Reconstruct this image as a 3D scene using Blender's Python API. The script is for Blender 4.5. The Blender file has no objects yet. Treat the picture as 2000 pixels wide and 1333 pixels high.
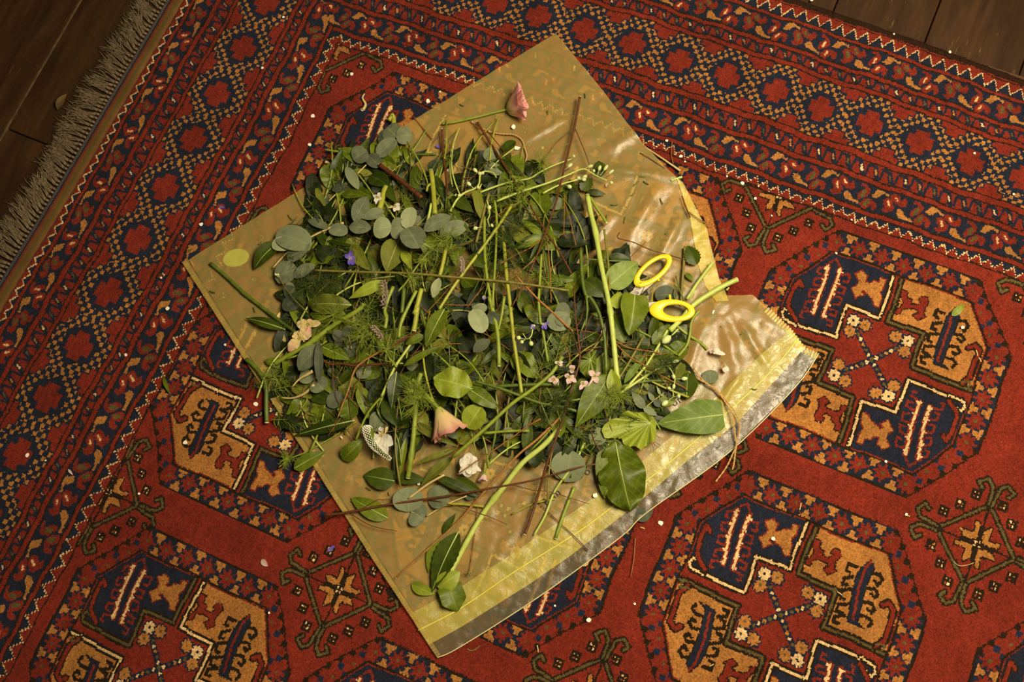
import bpy, bmesh, math, random
import numpy as np
from mathutils import Vector, Matrix, Euler
S = bpy.context.scene
C = S.collection
rng = np.random.default_rng(7)
random.seed(7)

# ---------------------------------------------------------------- camera
CAM_H, FPX = 2.0, 2000.0
TILT, ROLL, YAW = 0.27099215, -0.34172925, 0.74171632
def _rz(a): return Matrix.Rotation(a, 3, 'Z')
CAM_M = _rz(YAW) @ Matrix.Rotation(TILT, 3, 'X') @ _rz(ROLL)
cam_d = bpy.data.cameras.new('camera'); cam = bpy.data.objects.new('camera', cam_d)
C.objects.link(cam); S.camera = cam
cam.matrix_world = Matrix.Translation((0, 0, CAM_H)) @ CAM_M.to_4x4()
cam_d.sensor_width = 36.0; cam_d.lens = 36.0 * FPX / 2000.0
cam_d.clip_start = 0.05; cam_d.clip_end = 50
def at(px, py, z=0.0):
    """point of the plane at height z that the photograph shows at (px, py)"""
    d = CAM_M @ Vector(((px - 1000) / FPX, -(py - 666.5) / FPX, -1.0))
    t = (z - CAM_H) / d.z
    return Vector((d.x * t, d.y * t, z))

# ---------------------------------------------------------------- light
W = bpy.data.worlds.new('world'); S.world = W; W.use_nodes = True
W.node_tree.nodes['Background'].inputs[0].default_value = (1.0, 0.84, 0.60, 1)
W.node_tree.nodes['Background'].inputs[1].default_value = 0.06
def area(name, loc, target, size, power, col):
    l = bpy.data.lights.new(name, 'AREA'); l.shape = 'RECTANGLE'; l.size = size[0]; l.size_y = size[1]
    l.energy = power; l.color = col
    o = bpy.data.objects.new(name, l); C.objects.link(o); o.location = loc
    o.rotation_euler = (Vector(target) - Vector(loc)).to_track_quat('-Z', 'Y').to_euler()
    return o
area('window_light', (0.62, 0.95, 2.25), (-0.2, 0.4, 0), (.9, .9), 100, (1.0, 0.86, 0.60))
V = S.view_settings
V.view_transform = 'Standard'; V.look = 'None'; V.gamma = 1.0; V.exposure = 0.0
V.use_curve_mapping = False
S.cycles.max_bounces = 10; S.cycles.transparent_max_bounces = 24; S.cycles.transmission_bounces = 8

# ---------------------------------------------------------------- helpers
def lin(r, g, b):
    f = lambda c: (c / 255 / 12.92) if c / 255 <= 0.04045 else ((c / 255 + 0.055) / 1.055) ** 2.4
    return (f(r), f(g), f(b))
def obj(name, me, parent=None, mat=None):
    o = bpy.data.objects.new(name, me); C.objects.link(o)
    if parent is not None: o.parent = parent
    if mat is not None and not me.materials: me.materials.append(mat)
    return o
def empty(name, loc=(0, 0, 0)):
    o = bpy.data.objects.new(name, None); C.objects.link(o); o.location = loc; o.empty_display_size = 0.02
    return o
def tag(o, label, cat, group=None, kind=None):
    o['label'] = label; o['category'] = cat
    if group: o['group'] = group
    if kind: o['kind'] = kind
    return o
def mesh(name, v, f, smooth=True):
    me = bpy.data.meshes.new(name); me.from_pydata([tuple(p) for p in v], [], f); me.update()
    if smooth: me.polygons.foreach_set('use_smooth', [True] * len(me.polygons))
    return me
class NT:
    def __init__(s, name):
        s.m = bpy.data.materials.new(name); s.m.use_nodes = True; s.t = s.m.node_tree; s.t.nodes.clear()
        s.out = s.n('ShaderNodeOutputMaterial')
    def n(s, typ, **kw):
        nd = s.t.nodes.new(typ)
        for k, v in kw.items():
            if k.startswith('i_'):
                k = k[2:]; k = int(k) if k.isdigit() else k.replace('_', ' ')
                nd.inputs[k].default_value = v
            else: setattr(nd, k, v)
        return nd
    def l(s, a, b): s.t.links.new(a, b)
    def ramp(s, fac, stops):
        r = s.n('ShaderNodeValToRGB'); e = r.color_ramp.elements
        while len(e) < len(stops): e.new(0.5)
        for k, (p, c) in enumerate(stops): e[k].position = p; e[k].color = (*c, 1) if len(c) == 3 else c
        s.l(fac, r.inputs[0]); return r.outputs[0]
def noise_mat(name, c1, c2, scale=40, rough=0.5, spec=0.4, bump=0.0, stretch=(1, 1, 1), sheen=0, sss=0, coords='Object', transl=0.0):
    t = NT(name); b = t.n('ShaderNodeBsdfPrincipled')
    tc = t.n('ShaderNodeTexCoord'); mp = t.n('ShaderNodeMapping'); mp.inputs['Scale'].default_value = stretch
    t.l(tc.outputs[coords], mp.inputs[0])
    nz = t.n('ShaderNodeTexNoise', i_Scale=scale, i_Detail=4.0); t.l(mp.outputs[0], nz.inputs['Vector'])
    col = t.ramp(nz.outputs[0], [(0.3, c1), (0.7, c2)])
    t.l(col, b.inputs['Base Color']); b.inputs['Roughness'].default_value = rough
    b.inputs['Specular IOR Level'].default_value = spec; b.inputs['Sheen Weight'].default_value = sheen
    if bump:
        bp = t.n('ShaderNodeBump', i_Strength=bump, i_Distance=0.002); t.l(nz.outputs[0], bp.inputs['Height']); t.l(bp.outputs[0], b.inputs['Normal'])
    sh = b.outputs[0]
    if transl:
        tr = t.n('ShaderNodeBsdfTranslucent'); t.l(col, tr.inputs[0])
        mx = t.n('ShaderNodeMixShader', i_0=transl); t.l(sh, mx.inputs[1]); t.l(tr.outputs[0], mx.inputs[2]); sh = mx.outputs[0]
    t.l(sh, t.out.inputs[0]); return t.m
def sweep(pts, rad, n=6, cap=True, flat=1.0):
    """tube along pts; rad a number or one per point; returns verts, faces"""
    P = [Vector(p) for p in pts]; m = len(P)
    R = [rad] * m if isinstance(rad, (int, float)) else list(rad)
    V_, F_ = [], []; up = Vector((0, 0, 1)); last = None
    for i in range(m):
        t = (P[min(i + 1, m - 1)] - P[max(i - 1, 0)])
        t = t.normalized() if t.length > 1e-9 else Vector((1, 0, 0))
        a = up.cross(t) if last is None else last - t * last.dot(t)
        if a.length < 1e-5: a = Vector((1, 0, 0)).cross(t)
        a.normalize(); b = t.cross(a); last = a
        for k in range(n):
            th = 2 * math.pi * k / n
            V_.append(P[i] + (a * math.cos(th) + b * math.sin(th) * flat) * R[i])
    for i in range(m - 1):
        for k in range(n):
            F_.append((i * n + k, i * n + (k + 1) % n, (i + 1) * n + (k + 1) % n, (i + 1) * n + k))
    if cap:
        F_.append(tuple(range(n))[::-1]); F_.append(tuple((m - 1) * n + k for k in range(n)))
    return V_, F_
class MB:
    def __init__(s): s.v = []; s.f = []; s.mi = []
    def add(s, vf, mi=0):
        b = len(s.v); s.v += [tuple(p) for p in vf[0]]; s.f += [tuple(i + b for i in q) for q in vf[1]]; s.mi += [mi] * len(vf[1])
    def build(s, name, mats, parent=None, smooth=True, me_name=None):
        me = mesh(me_name or name, s.v, s.f, smooth)
        for m in (mats if isinstance(mats, (list, tuple)) else [mats]): me.materials.append(m)
        if any(s.mi): me.polygons.foreach_set('material_index', s.mi)
        return obj(name, me, parent)
def smooth_path(pts, k=4):
    """Catmull-Rom through pts"""
    P = [Vector(p) for p in pts]
    if len(P) < 3: return [P[0].lerp(P[-1], i / (2 * k)) for i in range(2 * k + 1)]
    out = []
    for i in range(len(P) - 1):
        a = P[max(i - 1, 0)]; b = P[i]; c = P[i + 1]; d = P[min(i + 2, len(P) - 1)]
        for j in range(k):
            t = j / k
            out.append(0.5 * ((2 * b) + (c - a) * t + (2 * a - 5 * b + 4 * c - d) * t * t + (3 * b - a - 3 * c + d) * t ** 3))
    out.append(P[-1]); return out

# ---------------------------------------------------------------- floor of oiled planks
FLOOR_Z = -0.009
def plank_mat():
    t = NT('dark_oiled_oak'); b = t.n('ShaderNodeBsdfPrincipled')
    tc = t.n('ShaderNodeTexCoord'); oi = t.n('ShaderNodeObjectInfo')
    ad = t.n('ShaderNodeVectorMath', operation='ADD'); t.l(tc.outputs['Object'], ad.inputs[0])
    sc = t.n('ShaderNodeVectorMath', operation='SCALE'); t.l(oi.outputs['Random'], sc.inputs['Scale']); sc.inputs[0].default_value = (7, 5, 3); t.l(sc.outputs[0], ad.inputs[1])
    mp = t.n('ShaderNodeMapping'); mp.inputs['Scale'].default_value = (15, 2.6, 10); t.l(ad.outputs[0], mp.inputs[0])
    nz = t.n('ShaderNodeTexNoise', i_Scale=1.6, i_Detail=7.0, i_Roughness=0.62, i_Distortion=0.6); t.l(mp.outputs[0], nz.inputs['Vector'])
    fine = t.n('ShaderNodeMapping'); fine.inputs['Scale'].default_value = (300, 14, 100); t.l(ad.outputs[0], fine.inputs[0])
    nf = t.n('ShaderNodeTexNoise', i_Scale=1.0, i_Detail=3.0); t.l(fine.outputs[0], nf.inputs['Vector'])
    col = t.ramp(nz.outputs[0], [(0.25, lin(40, 25, 11)), (0.5, lin(62, 40, 20)), (0.75, lin(84, 56, 30))])
    # pale scratches, flecks
    vs = t.n('ShaderNodeMapping'); vs.inputs['Scale'].default_value = (160, 22, 50); vs.inputs['Rotation'].default_value = (0, 0, 0.35); t.l(ad.outputs[0], vs.inputs[0])
    ns = t.n('ShaderNodeTexNoise', i_Scale=1.0, i_Detail=5.0, i_Roughness=0.7); t.l(vs.outputs[0], ns.inputs['Vector'])
    sm = t.ramp(ns.outputs[0], [(0.62, (0, 0, 0)), (0.72, (1, 1, 1))])
    big = t.n('ShaderNodeTexNoise', i_Scale=6.0, i_Detail=2.0); t.l(ad.outputs[0], big.inputs['Vector'])
    bm = t.ramp(big.outputs[0], [(0.42, (0, 0, 0)), (0.66, (1, 1, 1))])
    mul = t.n('ShaderNodeMath', operation='MULTIPLY'); t.l(sm, mul.inputs[0]); t.l(bm, mul.inputs[1])
    mu2 = t.n('ShaderNodeMath', operation='MULTIPLY', i_1=0.75); t.l(mul.outputs[0], mu2.inputs[0])
    mx = t.n('ShaderNodeMix', data_type='RGBA'); t.l(mu2.outputs[0], mx.inputs['Factor']); t.l(col, mx.inputs[6]); mx.inputs[7].default_value = (*lin(150, 118, 70), 1)
    m2 = t.n('ShaderNodeMix', data_type='RGBA', blend_type='MULTIPLY'); m2.inputs['Factor'].default_value = 0.35
    t.l(mx.outputs[2], m2.inputs[6]); t.l(nf.outputs[0], m2.inputs[7])
    t.l(m2.outputs[2], b.inputs['Base Color']); b.inputs['Roughness'].default_value = 0.42; b.inputs['Specular IOR Level'].default_value = 0.25
    bp = t.n('ShaderNodeBump', i_Strength=0.25, i_Distance=0.001); t.l(nf.outputs[0], bp.inputs['Height']); t.l(bp.outputs[0], b.inputs['Normal'])
    t.l(b.outputs[0], t.out.inputs[0]); return t.m
M_PLANK = plank_mat()
M_DUST = noise_mat('grey_joint_dust', lin(60, 42, 22), lin(96, 74, 44), 60, 0.9)
def rounded_plank(w, l, h=0.02, g=0.0012):
    x, y = w / 2 - g, l / 2 - g; e = 0.0015
    v = [(-x, -y, -h), (x, -y, -h), (x, y, -h), (-x, y, -h), (-x, -y, -e), (x, -y, -e), (x, y, -e), (-x, y, -e),
         (-x + e, -y + e, 0), (x - e, -y + e, 0), (x - e, y - e, 0), (-x + e, y - e, 0)]
    f = [(8, 9, 10, 11)]
    for a in range(4):
        b = (a + 1) % 4; f += [(a, b, 4 + b, 4 + a), (4 + a, 4 + b, 8 + b, 8 + a)]
    return mesh('plank', v, f, False)
floor = empty('floor', (0, 0, FLOOR_Z)); floor['kind'] = 'structure'; floor['label'] = 'dark oiled wooden plank floor around and under the rug'; floor['category'] = 'floor'
PW = 0.2015; fr = random.Random(3)
for i in range(-13, 7):
    x = 0.174 + PW * (i - 0.5)
    cuts = [-2.2]
    if abs(x + 1.539) < 0.11: cuts += [0.433]
    else:
        cuts += [fr.uniform(-1.2, 0.2)]
        if not (-0.05 < x < 0.4): cuts += [fr.uniform(1.75, 2.0)]
    cuts += [2.6]
    for a, b in zip(cuts, cuts[1:]):
        p = obj('plank', rounded_plank(PW, b - a), floor, M_PLANK); p.location = (x, (a + b) / 2, fr.uniform(-0.0008, 0))
sub = MB(); sub.add(([(-2.6, -2.4, -0.02), (1.7, -2.4, -0.02), (1.7, 2.8, -0.02), (-2.6, 2.8, -0.02), (-2.6, -2.4, -0.04), (1.7, -2.4, -0.04), (1.7, 2.8, -0.04), (-2.6, 2.8, -0.04)], [(0, 1, 2, 3), (7, 6, 5, 4), (0, 4, 5, 1), (1, 5, 6, 2), (2, 6, 7, 3), (3, 7, 4, 0)]))
sub.build('subfloor', noise_mat('subfloor_dirt', lin(14, 9, 5), lin(24, 16, 9), 30, 0.9), floor)
fl = MB()
for x, y0, y1, w in ((-1.6405, -1.0, 2.0, 0.005),):
    fl.add(([(x - w, y0, -0.004), (x + w, y0, -0.004), (x + w, y1, -0.004), (x - w, y1, -0.004), (x - w * .5, y0, 0.0006), (x + w * .5, y0, 0.0006), (x + w * .5, y1, 0.0006), (x - w * .5, y1, 0.0006)],
            [(4, 5, 6, 7), (0, 4, 7, 3), (1, 2, 6, 5), (0, 1, 5, 4), (3, 7, 6, 2)]))
fl.build('joint_filler', M_DUST, floor)

# ---------------------------------------------------------------- the rug: colours of its knots
RU0, RU, RV0, RV = -1.40463426, 0.00237597, 1.31364481, 0.00249449
def ruv(u, v): return RU0 + RU * u, RV0 - RV * v
RED, NAV, OCH, CRE, OLI, DRK, BLU, MAD = range(8)
class Tile:
    def __init__(s, x0, x1, y0, y1, r=3, base=-1):
        s.x0, s.y0, s.r = x0, y0, r
        nx, ny = int((x1 - x0) * r), int((y1 - y0) * r)
        s.X, s.Y = np.meshgrid(x0 + (np.arange(nx) + .5) / r, y0 + (np.arange(ny) + .5) / r)
        s.a = np.full((ny, nx), base, np.int8)
    def box(s, xs, ys, m):
        j0 = max(int((min(xs) - m - s.x0) * s.r), 0); j1 = int((max(xs) + m - s.x0) * s.r) + 2
        i0 = max(int((min(ys) - m - s.y0) * s.r), 0); i1 = int((max(ys) + m - s.y0) * s.r) + 2
        return slice(i0, max(i1, i0)), slice(j0, max(j1, j0))
    def pmask(s, p, sl):
        X, Y = s.X[sl], s.Y[sl]; m = np.zeros(X.shape, bool); n = len(p)
        for i in range(n):
            (x1, y1), (x2, y2) = p[i], p[(i + 1) % n]
            if y1 == y2: continue
            m ^= ((y1 > Y) != (y2 > Y)) & (X < (x2 - x1) * (Y - y1) / (y2 - y1) + x1)
        return m
    def poly(s, p, c, edge=None, ew=1.0):
        if edge is not None: s.line(list(p) + [p[0]], 2 * ew, edge)
        sl = s.box([a for a, b in p], [b for a, b in p], 0)
        if s.a[sl].size: s.a[sl][s.pmask(p, sl)] = c
    def line(s, p, w, c):
        for (x1, y1), (x2, y2) in zip(p, p[1:]):
            sl = s.box((x1, x2), (y1, y2), w); X, Y = s.X[sl], s.Y[sl]
            if not X.size: continue
            dx, dy = x2 - x1, y2 - y1; L = dx * dx + dy * dy + 1e-9
            t = np.clip(((X - x1) * dx + (Y - y1) * dy) / L, 0, 1)
            s.a[sl][(X - x1 - t * dx) ** 2 + (Y - y1 - t * dy) ** 2 < w * w / 4] = c
    def lined(s, p, w, c, e=DRK, ew=1.0):
        ew = ew + .5
        s.line(p, w + 2 * ew, e); s.line(p, w, c)
    def star(s, x, y, r, c, n=8, k=.22):
        sl = s.box((x - r, x + r), (y - r, y + r), 1); X, Y = s.X[sl] - x, s.Y[sl] - y
        s.a[sl][np.hypot(X, Y) < r * (1 - k + k * np.cos(n * np.arctan2(Y, X)))] = c
    def sq(s, x, y, h, c): s.poly([(x - h, y - h), (x + h, y - h), (x + h, y + h), (x - h, y + h)], c)
    def get(s, x, y):
        j = np.clip(((x - s.x0) * s.r).astype(int), 0, s.a.shape[1] - 1); i = np.clip(((y - s.y0) * s.r).astype(int), 0, s.a.shape[0] - 1)
        return s.a[i, j]
def rot(p, k):
    for _ in range(k): p = [(-y, x) for x, y in p]
    return p
def mir(p): return [(-x, -y) for x, y in p]
# --- flower band, one period of 46.4 knots
FP = 46.4
SHAPES = dict(
 ochA=[(4.0,-4.5),(5.9,-8.3),(7.4,-11.9),(11.5,-12.3),(14.2,-11.2),(16.8,-10.1),(18.3,-11.2),(18.6,-7.7),(15.9,-8.8),(13.8,-9.6),(11.9,-8.4),(10.2,-5.2),(8.1,-3.4)],
 ochB=[(27.7,3.8),(28.0,0.7),(31.2,-0.5),(34.0,2.1),(36.1,4.3),(39.2,5.3),(42.1,5.7),(42.8,8.0),(39.9,7.5),(36.8,7.6),(33.5,7.3),(30.1,7.0)],
 redA=[(19.8,-9.7),(21.7,-10.9),(25.6,-10.2),(27.9,-7.5),(30.8,-7.0),(31.5,-10.3),(33.5,-8.5),(33.8,-5.0),(31.0,-2.5),(27.0,-3.5),(23.2,-5.2),(20.6,-7.4)],
 redB=[(15.1,-4.4),(17.3,-6.2),(20.2,-5.7),(22.1,-2.8),(24.7,-0.7),(24.8,3.4),(22.0,4.8),(20.1,7.1),(17.8,5.9),(16.1,5.0),(18.8,3.5),(17.9,0.7),(15.7,-1.5)],
 redC=[(39.9,-11.3),(43.3,-10.9),(46.8,-8.6),(47.6,-4.9),(45.7,-1.1),(42.7,0.9),(40.7,3.2),(39.6,1.1),(40.4,-3.3),(43.0,-6.3),(44.2,-8.2),(42.7,-9.7),(39.6,-9.6)],
 redD=[(44.2,6.5),(45.9,2.3),(49.0,-0.8),(53.2,-0.3),(56.2,1.6),(56.8,4.9),(55.4,7.5),(54.0,6.0),(54.2,3.9),(51.2,3.0),(50.4,6.2),(48.1,8.6),(45.3,8.6)])
def flower_band(swap):
    t = Tile(0, FP, -13, 13, 4, NAV); c1, c2 = (CRE, OLI) if not swap else (OLI, CRE)
    for k in (-FP, 0, FP):
        sh = lambda p: [(x + k, y) for x, y in p]
        for n, p in SHAPES.items(): t.poly(sh(p), OCH if n[0] == 'o' else RED, None if n[0] == 'o' else RED, .7)
        for p, c in (([(43.9,-5.1),(43.1,-0.7)], c1), ([(48.9,1.7),(47.4,5.3)], c1), ([(24.4,-8.0),(26.2,-6.3)], c2), ([(18.8,-3.6),(20.8,0.2)], c2)):
            t.line(sh(p), 3.4 if c == OLI else 3.0, c if c == OLI else MAD); 
            if c == CRE: t.line(sh(p), 1.5, CRE)
    return t
FB1, FB2 = flower_band(False), flower_band(True)
# --- checkered lozenge band, one period 44 x 51
def lozenge_band():
    t = Tile(-22, 22, -25.5, 25.5, 4, NAV)
    X, Y = t.X, t.Y; band = np.zeros(X.shape, bool); q = Tile(-22, 22, -25.5, 25.5, 4)
    q.line([(-23, -1.5), (-10, -20), (9, -20), (23, 1)], 10.4, 1); q.line([(-23, 1.5), (-9, 20), (10, 20), (23, -1)], 10.4, 1)
    A_, B_ = (X + 0.12 * Y) / 3.75, (Y - 0.06 * X) / 3.75; ch = ((np.floor(A_) + np.floor(B_)) % 2 == 0) & (np.abs(A_ % 1 - .5) < .43) & (np.abs(B_ % 1 - .5) < .43)
    t.a[(q.a == 1) & ch] = OCH
    t.a[(q.a == 1) & ~ch] = NAV
    for cx, cy in ((0, 0), (-22, -25.5), (22, -25.5), (-22, 25.5), (22, 25.5)):
        x, y = np.abs(X - cx), np.abs(Y - cy)
        a, b = (11.0, 5.6) if cx == 0 else (10.4, 5.2)
        t.a[((x < a + 1) & (y < b + 1)) | ((x < b + 1) & (y < a + 1))] = NAV
        t.a[((x < a) & (y < b)) | ((x < b) & (y < a))] = RED
    return t
LZ = lozenge_band()
# --- small meander band, three periods of 12.8 x 9
MP = 12.8 * 3
def meander():
    t = Tile(0, MP, 0, 9, 4, RED)
    for k in range(-1, 4):
        o = k * 12.8
        t.poly([(o - .2, .6), (o + 4.4, .6), (o + 8.6, 8.4), (o + 4.0, 8.4)], NAV)
        t.line([(o + 6, 7.8), (o + 9.2, 7.8), (o + 9.8, 1.3), (o + 13.6, 1.3)], 2.0, NAV)
        t.line([(o + 3.2, 3.4), (o + 4.0, 4.2), (o + 4.3, 5.0), (o + 5.0, 5.6)], 1.4, (CRE, OCH, OLI)[k % 3])
    return t
MN = meander()
# --- octagon medallion
def medallion(style):
    t = Tile(-104, 104, -94, 94, 3); t.style = style
    O = [(-60, -92), (60, -92), (101, -39), (101, 39), (60, 92), (-60, 92), (-101, 39), (-101, -39)]
    I = [(-59, -73), (59, -73), (82, -40), (82, 40), (59, 73), (-59, 73), (-82, 40), (-82, -40)]
    t.poly(O, NAV, DRK, 1.9)
    for s in (1, -1):
        for r in (1, -1):   # red chamfers between the sides
            t.poly([(s * 62, r * 91), (s * 100, r * 41), (s * 82, r * 33), (s * 54, r * 74)], RED)
    fl = []
    for s in (1, -1):
        for k, x in enumerate(np.linspace(-58, 58, 7)):
            t.star(x, s * 82.5, 8.0, RED); fl.append((x, s * 82.5))
            if k < 6: 
                m = x + 9.7
                for d in (1, -1):
                    y = s * 82.5 + d * 6.2
                    t.poly([(m - 4.4, y + 2.9 * d), (m + 4.4, y + 2.9 * d), (m + 4.4, y + .2 * d), (m + 2.1, y - .6 * d), (m + 1.9, y - 4.3 * d), (m - 1.9, y - 4.3 * d), (m - 2.1, y - .6 * d), (m - 4.4, y + .2 * d)], OCH)
                    for e in (1, -1): t.sq(m + e * 4.9, y - 2.6 * d, 1.5, NAV)
        for k, y in enumerate(np.linspace(-36, 36, 5)):
            t.star(s * 91.5, y, 8.0, RED); fl.append((s * 91.5, y))
            if k < 4:
                m = y + 9
                for d in (1, -1):
                    x = s * 91.5 + d * 5.6
                    t.poly([(x + 2.9 * d, m - 4.2), (x + 2.9 * d, m + 4.2), (x + .2 * d, m + 4.2), (x - .6 * d, m + 2), (x - 4 * d, m + 1.8), (x - 4 * d, m - 1.8), (x - .6 * d, m - 2), (x + .2 * d, m - 4.2)], OCH)
        for r in (1, -1):
            for f in (.33, .66):
                x, y = s * (58 + 33.5 * f), r * (82.5 - 46.5 * f)
                t.star(x, y, 7.6, RED); fl.append((x, y))
            for f in (.02, .18, .34, .5, .66, .82, .98):
                t.sq(s * (60 + 41 * f), r * (92 - 53 * f), 2.2, DRK)
            for f in (.17, .5, .83):
                x, y = 58 + 33.5 * f, 82.5 - 46.5 * f
                t.sq(s * (x - 3.2), r * (y - 2.6), 2.3, BLU); t.sq(s * (x + 2.8), r * (y + 2.2), 2.3, BLU)
    for x, y in fl: t.star(x, y, 1.7, OLI)
    t.poly(I, RED, DRK, 1.8)
    # quadrants
    q1, q2 = (CRE, OLI) if style == 1 else (OLI, CRE)
    UL = [(-6, -72), (-5.4, -34), (-33, -34), (-32.2, -6), (-81, -6), (-81, -40), (-58.5, -72)]
    UR = [(1.5, -72), (2, -34), (32, -34), (32, -6), (81, -6), (81, -40), (58.5, -72)]
    for fn in (lambda p: list(p), mir):
        t.poly(fn(UL), NAV); t.poly(fn(UR), OCH)
        t.lined(fn([(-6, -71), (-5.4, -34), (-33, -34), (-32.2, -6), (-76, -5.5)]), 1.9, q1, DRK, 1.3)
        t.lined(fn([(1.5, -71), (2, -34), (32, -34), (32.2, -5), (81, -5)]), 1.9, q2, DRK, 1.4)
        t.lined(fn([(-66, -4.5), (-78, -6), (-80, -10), (-78.6, -13.4), (-75.8, -13), (-74.2, -11.5)]), 1.7, q1, DRK, .7)
        bar = [(-72.7, -36.8), (-76.4, -40), (-78, -33), (-77.6, -20), (-76, -15.9), (-67, -9)]
        t.lined(fn(bar), 3.0, RED, DRK, .6)
        beast = [(-36,-61.4),(-31.1,-65.3),(-26.3,-62.5),(-26.4,-59.2),(-26.9,-57),(-21.5,-57.7),(-20.1,-60.9),(-15.3,-61.4),(-15.6,-65.9),(-11,-66.1),(-11,-58.8),(-12.8,-54.7),(-10,-50.7),(-9,-42.8),(-13,-42.6),(-15.8,-46.8),(-20.1,-48.4),(-25.4,-51),(-27.7,-48.8),(-23.9,-46.9),(-27,-45.1),(-29.2,-42.3),(-32,-45.8),(-35.2,-48.5),(-31.2,-53.3),(-31.2,-56.7)]
        t.poly(fn(beast), OCH, RED, .9)
        for h in ([(-60,-59.5),(-65.4,-56.8),(-65.8,-52.7),(-62.4,-52)],[(-58.5,-50.2),(-65.6,-46.8),(-65,-41.7),(-61.4,-42.4)],[(-57.9,-39.8),(-65.1,-37),(-64.3,-31.4),(-60.2,-32.3)],[(-56.7,-29.7),(-64.3,-26.2),(-64.5,-21.5),(-60.7,-21.6)],[(-56.9,-19.8),(-64.3,-17.6),(-64.5,-13),(-61.8,-12.7)],
                  [(-48.8,-56.5),(-40.3,-59.1),(-39.1,-52.3),(-42.8,-52.2)],[(-48.1,-47.5),(-40.1,-47.3),(-39,-41.8),(-43.3,-41.5)],[(-47.9,-38.4),(-39.4,-37.7),(-38.1,-32.3),(-42.7,-31.2)],[(-47.4,-26.8),(-37.9,-26.5),(-38.1,-21.9),(-42.6,-22.1)],[(-46.9,-18.5),(-38.9,-17),(-38.7,-13.2),(-41.9,-13.3)],[(-58.6,-64.1),(-54.5,-68.7),(-49.7,-63.5)]):
            t.line(fn(h), 1.8, RED)
        for a, b in (((-59.2,-60.6),(-55.3,-19.1)), ((-48.9,-61.1),(-47.1,-19))):
            t.line(fn([a, b]), 4.8, RED); t.line(fn([a, b]), 2.2, CRE)
            for k in range(5):
                f = .04 + .235 * k; x, y = a[0] + (b[0] - a[0]) * f, a[1] + (b[1] - a[1]) * f; d = -1 if a[0] < -52 else 1
                t.line(fn([(x, y), (x + 2.2 * d, y + .4)]), 1.6, CRE)
        beast2 = [(3.9,-63.3),(8.5,-63.3),(9.6,-58.4),(13.6,-57.4),(13.5,-54.1),(19.6,-54.5),(22,-58),(19.3,-58.9),(20.5,-62.6),(24.7,-63),(27.1,-59.4),(25.2,-54.1),(26.1,-47.9),(28.1,-47.4),(23.5,-43.1),(18.8,-45.8),(22.1,-49),(19.5,-51.2),(13.4,-50.8),(8.7,-48.4),(8.5,-43.7),(5.2,-42.5),(4.8,-45.5),(7.2,-49.1),(8,-53.9),(4.8,-57.9)]
        t.poly(fn(beast2), RED, DRK, 1.0)
        t.poly(fn([(49,-64),(54,-58.2),(53.3,-46),(53.6,-31.9),(54.1,-17.3),(60,-15),(53,-14.6),(47,-14.8),(45,-31.6),(43.7,-48.3),(44.5,-56)]), NAV, DRK, .6)
        t.line(fn([(49.5,-63),(47.6,-56),(48.4,-40),(50.2,-18)]), 2.1, RED)
        for h in ([(41.2,-55.7),(35,-55.9),(34.9,-50.7),(38.2,-50.1)],[(41.5,-47.5),(35.8,-44.6),(36.2,-39.7),(39.7,-40.3)],[(42.8,-38.3),(36,-35.1),(37.2,-29.8),(40.2,-29.7)],[(43.5,-27.1),(36.5,-24.4),(37,-19.5),(41.3,-19.3)],[(44,-18.4),(37,-15.5),(37.4,-11.5),(41.5,-11.2)],
                  [(53.7,-54.8),(58.5,-56.6),(62.5,-53.7),(60.6,-48.5),(57.5,-50.5)],[(54.6,-42.9),(59.9,-45),(63.2,-42.5),(61.3,-39.2),(58.4,-40.6)],[(54.9,-32.9),(60.4,-34.4),(63.7,-31.8),(61.9,-28),(59,-29)],[(55.2,-22.9),(60.9,-23.8),(64.2,-21.3),(62.5,-17.5)]):
            t.line(fn(h), 2.7, DRK)
        t.lined(fn([(68.6,-36.9),(72.5,-40.6),(77.6,-37),(77.6,-15),(73,-7.5)]), 3.0, RED, DRK, 1.0)
        t.line(fn([(72,-9),(79,-11),(78,-6.5)]), 1.6, OLI)
    # centre: crossed blue bars ending in clusters of rosettes
    for sx, sy in ((-1, -1), (1, -1), (1, 1), (-1, 1)):
        t.line([(0, 0), (sx * 21, sy * 20)], 5.0, NAV)
        for k in range(1, 7):
            t.sq(sx * (k * 3.2), sy * k * 3.05, 1.25, (CRE, OLI, OCH, CRE, OLI, OCH)[k - 1]); 
        cl = [((23, 23.8), CRE), ((12.8, 24.4), OCH), ((23.2, 14.6), OCH)]
        for (x, y), c in cl: t.star(sx * x, sy * y, 6.6, NAV, 8, .1)
        for (x, y), c in cl: t.star(sx * x, sy * y, 5.2, c, 8, .12); t.sq(sx * x, sy * y, .9, NAV if c == CRE else OLI)
    t.sq(0, 0, 1.8, OLI)
    t.a[np.abs(t.a) > 20] = RED
    return t
MED = {1: medallion(1), 2: medallion(2)}
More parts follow.
